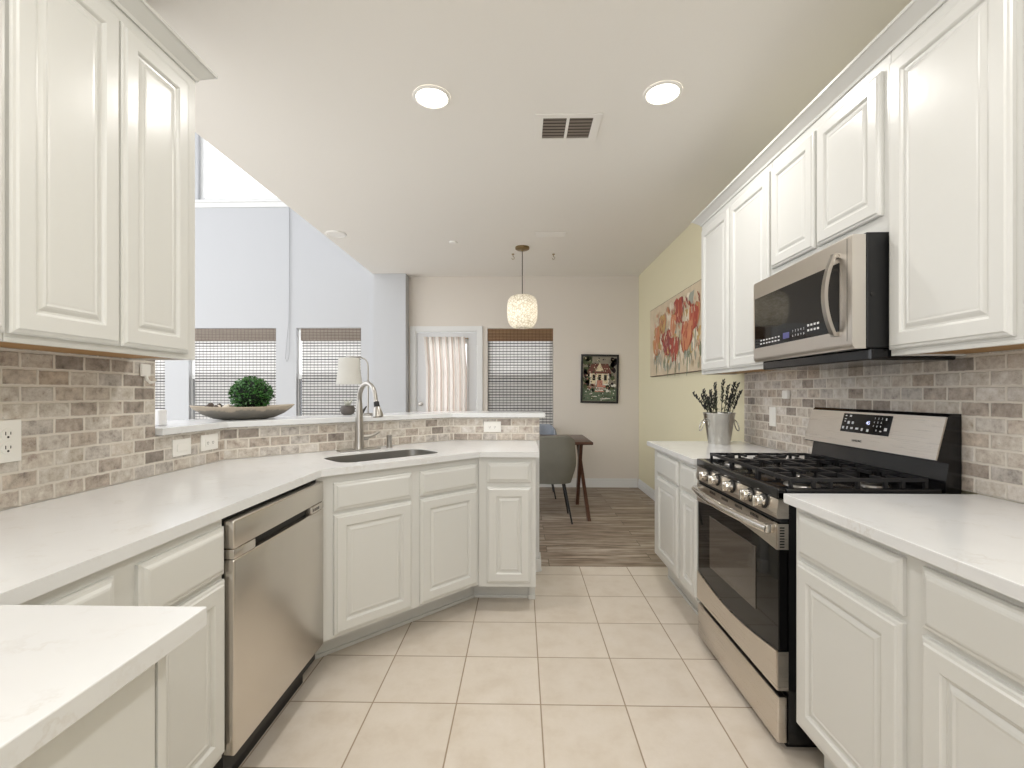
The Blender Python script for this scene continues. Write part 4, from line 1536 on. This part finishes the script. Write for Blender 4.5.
# pendant lamp
PX, PY = 0.008, 4.96
root = thing('pendant_lamp', 'lit pendant lamp with a pale flecked barrel shade on a thin cord', 'lamp', (PX, PY, CEIL))
b = MB(); b.lathe([(0.075, -0.0005), (0.075, -0.020), (0.060, -0.030), (0.014, -0.033), (0.010, -0.045)], (0, 0, 0), 28); b.build('canopy', M['brass'], root, smooth=True)
b = MB(); b.tube([(0, 0, -0.04), (0, 0, -0.60)], 0.0045, 8); b.build('cord', M['cord'], root)
prof = [(0.040, -0.512), (0.088, -0.515), (0.126, -0.530), (0.150, -0.562), (0.159, -0.61), (0.161, -0.68), (0.158, -0.75), (0.146, -0.800), (0.124, -0.834), (0.088, -0.855), (0.083, -0.855)]
b = MB(); b.lathe(prof, (0, 0, 0), 40, cap=False); b.build('shade', M['shade'], root, smooth=True)
b = MB(); b.tube([(0, 0, -0.585), (0, 0, -0.64)], 0.018, 12); b.build('socket', M['brass'], root)
b = MB()
b.lathe([(0.012, -0.641), (0.016, -0.655), (0.030, -0.685), (0.032, -0.705), (0.024, -0.728), (0.001, -0.736)], (0, 0, 0), 20); b.build('bulb', M['bulb'], root, smooth=True)

# ------------------------------------------------------------------ pictures
def blob(b, cx, cz, w, h, y, rot=0.0, n=14, fx=None, jag=0.12):
    """flat paint patch in a picture plane (local x,z at depth y)"""
    vs = []
    for k in range(n):
        a = 2 * PI * k / n
        r = 1 + jag * (random.random() - 0.5)
        px, pz = w / 2 * math.cos(a) * r, h / 2 * math.sin(a) * r
        px, pz = px * math.cos(rot) - pz * math.sin(rot), px * math.sin(rot) + pz * math.cos(rot)
        vs.append(b.bm.verts.new((cx + px, y, cz + pz)))
    f = b.bm.faces.new(vs)
    f.material_index = b.mi
    f.normal_update()
    if f.normal.y > 0:
        f.normal_flip()


def paint(name, rgb, noise=0.12, ns=30):
    return mat(name, rgb, rough=0.7, spec=0.2, noise=noise, nscale=ns)


random.seed(11)
PZ0, PZ1 = 1.108, 1.752
root = thing('framed_picture', 'black framed painting of a porch house on the beige back wall', 'picture', (1.028, YB - 0.003, 1.43))
root.rotation_euler = (0, math.radians(1.0), 0)
w, h = 0.496, 0.642
b = MB()
f_ = 0.026
b.box(-w / 2, w / 2, -0.024, -0.0, h / 2 - f_, h / 2, 0.003); b.box(-w / 2, w / 2, -0.024, -0.0, -h / 2, -h / 2 + f_, 0.003)
b.box(-w / 2, -w / 2 + f_, -0.024, 0, -h / 2 + f_, h / 2 - f_, 0.003); b.box(w / 2 - f_, w / 2, -0.024, 0, -h / 2 + f_, h / 2 - f_, 0.003)
b.build('frame', M['picblk'], root)
pm = [paint('paint_sky', (138, 132, 118), 0.35, 14), paint('paint_roof', (112, 74, 66), 0.3, 40), paint('paint_cream', (214, 200, 168), 0.15), paint('paint_green', (84, 92, 66), 0.45, 24),
      paint('paint_dark', (48, 42, 44), 0.4, 30), paint('paint_pink', (186, 132, 116), 0.25), paint('paint_white', (222, 218, 206), 0.1), paint('paint_lawn', (98, 112, 92), 0.4, 22)]
b = MB(); b.box(-w / 2 + f_, w / 2 - f_, -0.010, -0.002, -h / 2 + f_, h / 2 - f_)
y = -0.0103
def pr(mi, x0, x1, z0, z1, dy=0.0):
    b.mi = mi
    b.quad((x0, y - dy, z0), (x1, y - dy, z0), (x1, y - dy, z1), (x0, y - dy, z1))
def poly(mi, pts, dy=0.0):
    b.mi = mi
    n0 = len(b.bm.faces)
    f = b.bm.faces.new([b.bm.verts.new((px, y - dy, pz)) for px, pz in pts]); f.material_index = mi
pr(7, -0.22, 0.22, -0.29, -0.12, 0.0002)
for k in range(26):
    b.mi = random.choice((3, 4, 3)); s = random.choice((-1, 1))
    blob(b, s * random.uniform(0.13, 0.20), random.uniform(-0.1, 0.27), random.uniform(0.03, 0.08), random.uniform(0.06, 0.14), y - 0.0003, random.uniform(-1, 1))
pr(2, -0.13, 0.12, -0.07, 0.09, 0.0006)
poly(1, [(-0.165, 0.085), (0.15, 0.085), (0.11, 0.20), (-0.11, 0.20)], 0.0008)
poly(2, [(-0.055, 0.10), (0.055, 0.10), (0.0, 0.215)], 0.0010)
pr(1, -0.16, 0.15, 0.068, 0.088, 0.0011)
for x_ in (-0.075, 0.0, 0.075):
    pr(4, x_ - 0.018, x_ + 0.018, -0.02, 0.055, 0.0010)
for x_ in (-0.12, -0.042, 0.042, 0.115):
    pr(6, x_ - 0.006, x_ + 0.006, -0.08, 0.07, 0.0012)
pr(6, -0.135, 0.125, -0.085, -0.065, 0.0012)
pr(5, -0.035, 0.04, -0.115, -0.02, 0.0013)
for k in range(4):
    pr(5 if k % 2 else 6, -0.045 - k * 0.006, 0.05 + k * 0.006, -0.125 - k * 0.016, -0.11 - k * 0.016, 0.0013)
for k in range(24):
    b.mi = random.choice((3, 4, 5, 6, 3)); s = random.choice((-1, 1))
    blob(b, s * random.uniform(0.06, 0.20), random.uniform(-0.17, -0.07), random.uniform(0.02, 0.055), random.uniform(0.02, 0.05), y - 0.0015, random.uniform(-1, 1))
for k in range(10):
    b.mi = random.choice((6, 7, 3))
    blob(b, random.uniform(-0.18, 0.18), random.uniform(-0.27, -0.19), random.uniform(0.03, 0.09), 0.012, y - 0.0006)
for k in range(260):
    zz = random.uniform(-0.28, 0.28)
    if zz > 0.05:
        b.mi = random.choice((0, 3, 4, 2, 0)) if abs(zz) > 0.2 else random.choice((1, 3, 4, 2))
    elif zz > -0.13:
        b.mi = random.choice((2, 3, 4, 5, 0, 7))
    else:
        b.mi = random.choice((7, 3, 0, 6, 4, 7))
    blob(b, random.uniform(-0.20, 0.20), zz, random.uniform(0.006, 0.020), random.uniform(0.006, 0.022), y - 0.0024 - 0.000004 * k, random.uniform(-1.5, 1.5), 7, jag=0.5)
b.build('painting', pm, root, recalc=False)

# tulip canvas on the right wall, local x along -Y, faces -X
random.seed(5)
root = thing('tulip_canvas', 'canvas of red and orange tulips on the pale yellow wall', 'picture', (WR - 0.001, 4.675, 1.82), -PI / 2)
w, h = 1.73, 0.775
b = MB(); b.box(-w / 2, w / 2, -0.030, -0.001, -h / 2, h / 2, 0.003); b.build('canvas_edge', mat('canvas_brown_edge', (92, 74, 58), rough=0.7), root)
pm = [paint('tulip_ground', (208, 192, 166), 0.2, 7), paint('tulip_red', (168, 84, 70), 0.3, 16), paint('tulip_orange', (198, 134, 100), 0.25, 14), paint('tulip_ochre', (190, 160, 108), 0.25, 14),
      paint('tulip_plum', (150, 84, 82), 0.3, 16), paint('tulip_grey', (166, 168, 154), 0.2, 10), paint('tulip_cream', (226, 214, 194), 0.12, 12), paint('tulip_sage', (142, 146, 120), 0.2, 10),
      paint('tulip_blush', (208, 164, 138), 0.2, 14)]
b = MB(); b.mi = 0
b.box(-w / 2 + 0.006, w / 2 - 0.006, -0.0312, -0.0302, -h / 2 + 0.006, h / 2 - 0.006)
y = -0.0314
for k in range(60):
    b.mi = random.choice((6, 6, 0, 3, 5))
    blob(b, random.uniform(-0.66, 0.66), random.uniform(-0.2, 0.30), random.uniform(0.05, 0.2), random.uniform(0.06, 0.16), y - 0.00002 * k, random.uniform(-1, 1), jag=0.5)
for k in range(46):
    b.mi = random.choice((5, 6, 7, 5, 6))
    blob(b, random.uniform(-0.70, 0.70), random.uniform(-0.33, -0.16), random.uniform(0.02, 0.06), random.uniform(0.08, 0.13), y - 0.002 - 0.00002 * k, random.uniform(-0.3, 0.3), jag=0.5)
def tulip(cx, cz, s, mi, mi2, rot=0.0):
    # stem, then overlapping petals
    b.mi = 7
    st = min(0.30 * s, 2 * (cz + 0.36) * 0.45)
    blob(b, cx + 0.02 * s, cz - 0.08 * s - st * 0.5, 0.022 * s, st, y - 0.0035, rot * 0.4)
    for k, (dx, r_, m_) in enumerate(((-0.065, 0.32, mi2), (0.065, -0.32, mi2), (-0.035, 0.12, mi), (0.035, -0.12, mi), (0.0, 0.0, mi2), (0.012, 0.05, mi))):
        b.mi = m_
        wv, hv = (0.13, 0.25) if k < 4 else (0.075, 0.21)
        blob(b, cx + dx * s, cz + (0.0 if k < 4 else -0.015) * s, wv * s, hv * s, y - 0.004 - 0.0002 * k, rot + r_, 16, jag=0.16)
for cx, cz, s, mi, mi2, ro in ((-0.36, 0.16, 0.85, 3, 2, 0.1), (0.14, 0.22, 1.0, 1, 4, 0.0), (0.55, 0.10, 0.95, 1, 2, -0.2), (-0.55, 0.07, 0.8, 2, 3, 0.3), (-0.22, -0.06, 1.05, 4, 1, 0.15),
                               (0.36, -0.05, 1.15, 2, 1, -0.35), (0.02, -0.14, 1.0, 1, 4, -0.1), (-0.02, 0.10, 0.85, 2, 6, -0.25), (-0.62, -0.06, 0.8, 2, 3, 0.3)):
    tulip(cx, cz, s, mi, mi2, ro)
for k in range(170):
    b.mi = random.choice((8, 8, 6, 2, 0, 1, 3, 4))
    blob(b, random.uniform(-0.68, 0.68), random.uniform(-0.20, 0.30), random.uniform(0.008, 0.028), random.uniform(0.04, 0.10), y - 0.0056 - 0.000008 * k, random.uniform(-0.8, 0.8), 8, jag=0.4)
for k in range(60):
    b.mi = random.choice((5, 6, 7, 0))
    blob(b, random.uniform(-0.70, 0.70), random.uniform(-0.33, -0.2), random.uniform(0.008, 0.025), random.uniform(0.05, 0.09), y - 0.0056 - 0.000008 * k, random.uniform(-0.3, 0.3), 8, jag=0.4)
b.build('painting', pm, root, recalc=False)

# ------------------------------------------------------------------ bucket and dried stems
BX, BY = 1.297, 3.10
root = thing('metal_bucket', 'galvanised metal bucket with ring handles on the far right countertop', 'bucket', (BX, BY, CTOP + 0.0005))
b = MB()
b.lathe([(0.066, 0.0), (0.067, 0.006), (0.097, 0.196), (0.101, 0.200), (0.101, 0.204), (0.096, 0.204), (0.066, 0.012), (0.001, 0.010)], (0, 0, 0), 40, cap=True)
b.build('pail', M['galv'], root, smooth=True)
for s in (-1, 1):
    b = MB()
    b.box(s * 0.088 - 0.004, s * 0.088 + 0.012 * s, -0.010, 0.010, 0.140, 0.160, 0.002)
    ring = [(s * (0.100 + 0.017 * (1 - math.cos(a)) * 0.6), 0.012 * 0 + 0.026 * math.sin(a), 0.118 + 0.034 * math.cos(a)) for a in [2 * PI * k / 20 for k in range(21)]]
    b.tube([(px + s * 0.004, py, pz) for px, py, pz in ring], 0.0035, 8)
    b.build('ring_handle', M['galv'], root, smooth=True)


def stem(x0, y0, x1, y1, ztop, label, seed):
    random.seed(seed)
    zb = CTOP + 0.015
    root = thing('lavender_stem', label, 'dried stem', (x0, y0, zb), 0, 'dried lavender stems in the bucket')
    p0, p2 = Vector((0, 0, 0)), Vector((x1 - x0, y1 - y0, ztop - zb))
    pm_ = p0.lerp(p2, 0.55) + Vector((-(x1 - x0) * 0.12, 0, 0.02))
    def q(t_):
        return p0 * (1 - t_) ** 2 + pm_ * 2 * t_ * (1 - t_) + p2 * t_ ** 2
    b = MB(); b.tube([q(k / 10) for k in range(11)], [0.0028 - 0.0012 * k / 10 for k in range(11)], 6); b.build('stalk', M['stem'], root)
    b = MB()
    for k in range(22):
        t_ = 0.60 + 0.40 * (k + random.random() * 0.8) / 22
        c = q(t_)
        sz = 0.0048 + 0.0036 * random.random()
        a = k * 2.4
        t = bmesh.new()
        bmesh.ops.create_icosphere(t, subdivisions=1, radius=1.0)
        out = Vector((math.cos(a), math.sin(a), 0))
        mt = Matrix.Translation(c + out * 0.0065) @ Matrix.Rotation(0.5 * math.cos(a), 4, 'Y') @ Matrix.Rotation(-0.5 * math.sin(a), 4, 'X') @ Matrix.Diagonal((sz * 0.62, sz * 0.62, sz * 1.7, 1))
        b.merge(t, mt)
    b.build('bloom', M['bloom'], root)
    b = MB()
    for k in range(14):
        t_ = random.uniform(0.40, 0.8); c = q(t_); a = random.uniform(0, 2 * PI); l_ = random.uniform(0.025, 0.045)
        d = Vector((math.cos(a), math.sin(a), 0.7)).normalized(); s_ = d.cross(Vector((0, 0, 1))).normalized() * 0.003
        b.quad(c - s_, c + s_, c + d * l_ + s_ * 0.3, c + d * l_ - s_ * 0.3)
    b.build('leaf', M['stem'], root, recalc=False)


SL = 'one of the dark dried lavender stems standing in the metal bucket'
tops = [(-0.105, 0.0, 1.272), (-0.072, -0.03, 1.268), (-0.028, 0.0, 1.318), (0.028, 0.0, 1.335), (0.062, 0.0, 1.30), (0.092, -0.02, 1.318), (0.125, 0.0, 1.312), (0.142, 0.0, 1.262), (-0.128, -0.03, 1.245),
        (-0.010, 0.05, 1.25), (0.055, -0.055, 1.235), (-0.055, 0.05, 1.225)]
for k, (dx, dy, zt) in enumerate(tops):
    stem(BX + dx * 0.22, BY + dy * 0.4, BX + dx, BY + dy, zt, SL, 40 + k)
stem(BX + 0.03, BY + 0.0, BX - 0.185, BY - 0.03, 1.252, 'stray dried stem arching out to the left of the bucket', 77)

# ------------------------------------------------------------------ dining table and chairs
TX0, TX1, TY0, TY1 = -0.75, 0.735, 4.80, 5.66
root = thing('dining_table', 'dark walnut dining table with crossed legs behind the peninsula end', 'table', ((TX0 + TX1) / 2, (TY0 + TY1) / 2, 0))
b = MB(); b.box(TX0, TX1, TY0, TY1, 0.712, 0.742, 0.008, 3); part('tabletop', b, M['walnut'], smooth=True)
for xx in (0.64, -0.65):
    for y0, y1, dx in ((4.58, 5.58, 0.018), (5.26, 4.93, -0.018)):
        b = MB()
        p0, p1 = Vector((xx + dx, y0, 0.0)), Vector((xx + dx, y1, 0.711))
        d = (p1 - p0).normalized(); s = Vector((0.016, 0, 0))
        b.loops([[Vector((xx + dx - 0.017, y0 - 0.028, 0)), Vector((xx + dx + 0.017, y0 - 0.028, 0)), Vector((xx + dx + 0.017, y0 + 0.028, 0)), Vector((xx + dx - 0.017, y0 + 0.028, 0))],
                 [Vector((xx + dx - 0.017, y1 - 0.048, 0.711)), Vector((xx + dx + 0.017, y1 - 0.048, 0.711)), Vector((xx + dx + 0.017, y1 + 0.048, 0.711)), Vector((xx + dx - 0.017, y1 + 0.048, 0.711))]])
        part('leg', b, M['walnut'])


def tub_chair(label, loc, rz, m):
    """upholstered tub chair; back towards local -Y"""
    root = thing('dining_chair', label, 'chair', loc, rz, 'dining chairs at the walnut table')
    # shell: swept cross-section following the seat outline
    b = MB()
    rows, cols = 14, 26
    outer, inner = [], []
    for i in range(rows + 1):
        v = i / rows
        ro, ri = [], []
        for j in range(cols + 1):
            u = -1 + 2 * j / cols                 # -1..1 around the back
            a = u * 1.75
            side = abs(u)
            top = 0.835 - 0.20 * max(0, side - 0.36) ** 1.5 * 2.0
            z = 0.385 + (top - 0.385) * v
            bulge = 0.030 * math.sin(PI * min(1, v * 1.05))
            taper = 0.86 + 0.14 * min(1.0, v * 2.2)
            sq = 1.0 / (abs(math.sin(a)) ** 3.4 + abs(math.cos(a)) ** 3.4) ** (1 / 3.4)
            rx, ry = 0.235 * taper + bulge * 0.4, 0.225 * taper + bulge * 0.3
            lean = -0.06 * v * math.cos(a * 0.6)
            ro.append(Vector((rx * sq * math.sin(a), -ry * sq * math.cos(a) + lean, z)))
            ri.append(Vector(((rx - 0.035) * sq * math.sin(a), -(ry - 0.035) * sq * math.cos(a) + lean, z)))
        outer.append(ro); inner.append(ri)
    prof_rings = outer + [[(a_ + b_) / 2 + Vector((0, 0, 0.014)) for a_, b_ in zip(outer[-1], inner[-1])]] + list(reversed(inner))
    b.loops(prof_rings, False, False, closed=False)
    # close the bottom and the two front edges
    n = len(prof_rings)
    for j in range(cols):
        b.quad(prof_rings[0][j], prof_rings[0][j + 1], prof_rings[-1][j + 1], prof_rings[-1][j])
    for i in range(rows):
        for jj in (0, cols):
            b.quad(outer[i][jj], outer[i + 1][jj], inner[i + 1][jj], inner[i][jj])
    bmesh.ops.remove_doubles(b.bm, verts=b.bm.verts, dist=0.0005)
    b.build('backrest', m, root, smooth=True)
    b = MB()
    t = bmesh.new()
    b.lathe([(0.10, 0.372), (0.205, 0.376), (0.222, 0.392), (0.222, 0.44), (0.205, 0.462), (0.001, 0.468)], (0, 0.03, 0), 32, sx=0.86, sy=0.92)
    b.build('seat', m, root, smooth=True)
    for sx in (-1, 1):
        for sy in (-1, 1):
            b = MB(); b.tube([(sx * 0.13, 0.03 + sy * 0.12, 0.378), (sx * 0.20, 0.03 + sy * 0.20, 0.0)], [0.012, 0.008], 10)
            b.build('leg', M['blkm'], root, smooth=True)
    return root


c1 = tub_chair('grey velvet dining chair with its back to the kitchen at the table', (0.280, 4.62, 0), 0, M['chair'])
c2 = tub_chair('blue-grey dining chair across the table, only its back top showing', (0.20, 5.72, 0), PI, M['chairb'])

# ------------------------------------------------------------------ things on the bar ledge
LZ = 1.1055
BC = Vector((-1.502, 2.515))
root = thing('oval_bowl', 'long oval weathered bowl on the bar ledge', 'bowl', (BC.x, BC.y, LZ), PI / 4)
b = MB()
def ell(a, c, z, n=40):
    out = []
    for k in range(n):
        t_ = 2 * PI * k / n
        ca, sa = math.cos(t_), math.sin(t_)
        # pointed, boat-like ends
        out.append(Vector((a * ca, c * sa * (1 - 0.25 * abs(ca) ** 3), z + 0.010 * abs(ca) ** 3 * min(1, z / 0.04))))
    return out
rings = [ell(0.11, 0.055, 0.0), ell(0.15, 0.080, 0.006), ell(0.20, 0.108, 0.024), ell(0.238, 0.125, 0.048), ell(0.255, 0.133, 0.066), ell(0.252, 0.130, 0.069), ell(0.246, 0.126, 0.066),
         ell(0.225, 0.114, 0.046), ell(0.18, 0.09, 0.024), ell(0.12, 0.06, 0.012)]
b.loops(rings)
b.build('shell', M['stone'], root, smooth=True)
random.seed(21)
root = thing('boxwood_ball', 'clipped green boxwood ball sitting in the oval bowl', 'plant', (BC.x + 0.022, BC.y + 0.022, LZ + 0.0125), PI / 4)
b = MB()
t = bmesh.new(); bmesh.ops.create_icosphere(t, subdivisions=3, radius=1.0)
CZ, RX, RZ = 0.122, 0.080, 0.078
b.merge(t, Matrix.Translation((0, 0, CZ)) @ Matrix.Diagonal((RX * 1.08, RX * 0.95, RZ, 1)))
b.tube([(0, 0, 0), (0, 0, 0.08)], 0.02, 8)
b.build('core', M['leafc'], root, smooth=True)
b = MB()
for k in range(1500):
    zc = random.uniform(-0.95, 1); a = random.uniform(0, 2 * PI); rr_ = math.sqrt(1 - zc * zc)
    n = Vector((rr_ * math.cos(a), rr_ * math.sin(a), zc))
    s = random.uniform(0.96, 1.17)
    c = Vector((n.x * RX * 1.10 * s, n.y * RX * 0.97 * s, CZ + n.z * RZ * s))
    d = (n + Vector((random.uniform(-1, 1), random.uniform(-1, 1), random.uniform(-0.7, 1))) * 0.9).normalized()
    sd = d.cross(n + Vector((0.01, 0.02, 0.03))).normalized()
    l_, w_ = random.uniform(0.012, 0.018), random.uniform(0.0045, 0.0065)
    tip = c + d * l_
    m1 = c + d * l_ * 0.5
    f0 = len(b.bm.faces)
    vs = [b.bm.verts.new(p_) for p_ in (c, m1 + sd * w_, tip, m1 - sd * w_)]
    b.bm.faces.new(vs)
b.build('foliage', M['leaf'], root, recalc=False)
# pebbles in the bowl
random.seed(8)
PS = [(-0.145, -0.03, 1), (-0.125, 0.0, 0), (-0.105, -0.045, 0), (-0.16, 0.01, 1), (-0.115, 0.035, 1), (-0.085, -0.02, 0), (-0.18, -0.01, 1), (-0.14, 0.045, 0)]
for k, (lx, ly, pale) in enumerate(PS):
    wx, wy = BC.x + (lx - ly) * R2, BC.y + (lx + ly) * R2
    b = MB(); t = bmesh.new(); bmesh.ops.create_icosphere(t, subdivisions=2, radius=1.0)
    zz = LZ + 0.058 + 0.014 * random.random()
    b.merge(t, Matrix.Translation((wx, wy, zz)) @ Matrix.Rotation(random.uniform(0, 3), 4, 'Z') @ Matrix.Diagonal((0.017, 0.013, 0.020, 1)))
    o = b.build('pebble', M['pebble'] if not pale else M['pebbled'], origin=(wx, wy, zz), smooth=True)
    tag(o, ('cream' if not pale else 'dark brown') + ' pebble in the end of the oval bowl before the boxwood ball', 'pebble', ('cream' if not pale else 'dark') + ' pebbles in the oval bowl')

# small lamp
LX, LY = -0.985, 2.985
root = thing('desk_lamp', 'small lamp with a hooked steel arm and white drum shade behind the faucet', 'lamp', (LX, LY, LZ))
b = MB(); b.lathe([(0.052, 0), (0.052, 0.008), (0.046, 0.012), (0.008, 0.014)], (0, 0, 0), 28); b.build('base', M['nickel'], root, smooth=True)
b = MB(); b.tube([(0, 0, 0.012), (0, 0, 0.30), (-0.004, 0, 0.335), (-0.018, 0, 0.357), (-0.045, 0, 0.368), (-0.10, 0, 0.374), (-0.138, 0, 0.377), (-0.140, 0, 0.372), (-0.140, 0, 0.35)], 0.0048, 10); b.build('arm', M['nickel'], root, smooth=True)
b = MB()
b.lathe([(0.066, 0.364), (0.070, 0.28), (0.0815, 0.198), (0.080, 0.198), (0.0685, 0.28), (0.0645, 0.364)], (-0.122, 0, 0), 36, cap=False)
b.build('lamp_shade', M['linen'], root, smooth=True)
b = MB(); b.lathe([(0.012, 0.352), (0.014, 0.335), (0.022, 0.31), (0.02, 0.29), (0.001, 0.28)], (-0.135, 0, 0), 16); b.build('bulb', M['whitebox'], root, smooth=True)
# small pot
QX, QY = -1.135, 3.03
root = thing('plant_pot', 'small round grey pot with sprigs on the bar ledge below the lamp shade', 'pot', (QX, QY, LZ))
b = MB(); b.lathe([(0.026, 0), (0.040, 0.012), (0.047, 0.030), (0.044, 0.048), (0.036, 0.060), (0.033, 0.058), (0.036, 0.045), (0.02, 0.02), (0.001, 0.018)], (0, 0, 0), 28); b.build('body', M['pot'], root, smooth=True)
b = MB()
random.seed(4)
for k in range(12):
    a = random.uniform(0, 2 * PI); d = Vector((math.cos(a) * 0.7, math.sin(a) * 0.7, 1.0)).normalized()
    s = d.cross(Vector((0, 0, 1))).normalized() * 0.008
    c = Vector((0, 0, 0.035)); l_ = random.uniform(0.05, 0.085)
    b.quad(c - s * 0.4, c + s * 0.4, c + d * l_ * 0.6 + s, c + d * l_ * 0.6 - s)
    b.quad(c + d * l_ * 0.6 - s, c + d * l_ * 0.6 + s, c + d * l_ + s * 0.1, c + d * l_ - s * 0.1)
b.build('sprig', mat('pale_sprig', (196, 196, 184), rough=0.8), root, recalc=False)
b = MB(); b.tube([(QX + 0.075, QY - 0.01, LZ + 0.008), (QX + 0.10, QY - 0.005, LZ + 0.018), (QX + 0.125, QY, LZ + 0.055)], [0.008, 0.010, 0.004], 8)
tag(b.build('driftwood_stick', M['darkleaf'], origin=(QX + 0.075, QY - 0.01, LZ), smooth=True), 'short dark curved stick on the bar ledge, just left of the faucet', 'stick')
b = MB(); b.box(-1.622, -1.560, 1.985, 2.03, LZ, 1.176, 0.006)  # plain white block of unknown use
tag(b.build('ledge_white_box', M['whitebox'], origin=(-1.59, 2.0, LZ)), 'small white box standing on the ledge by the end of the tiled wall', 'box')
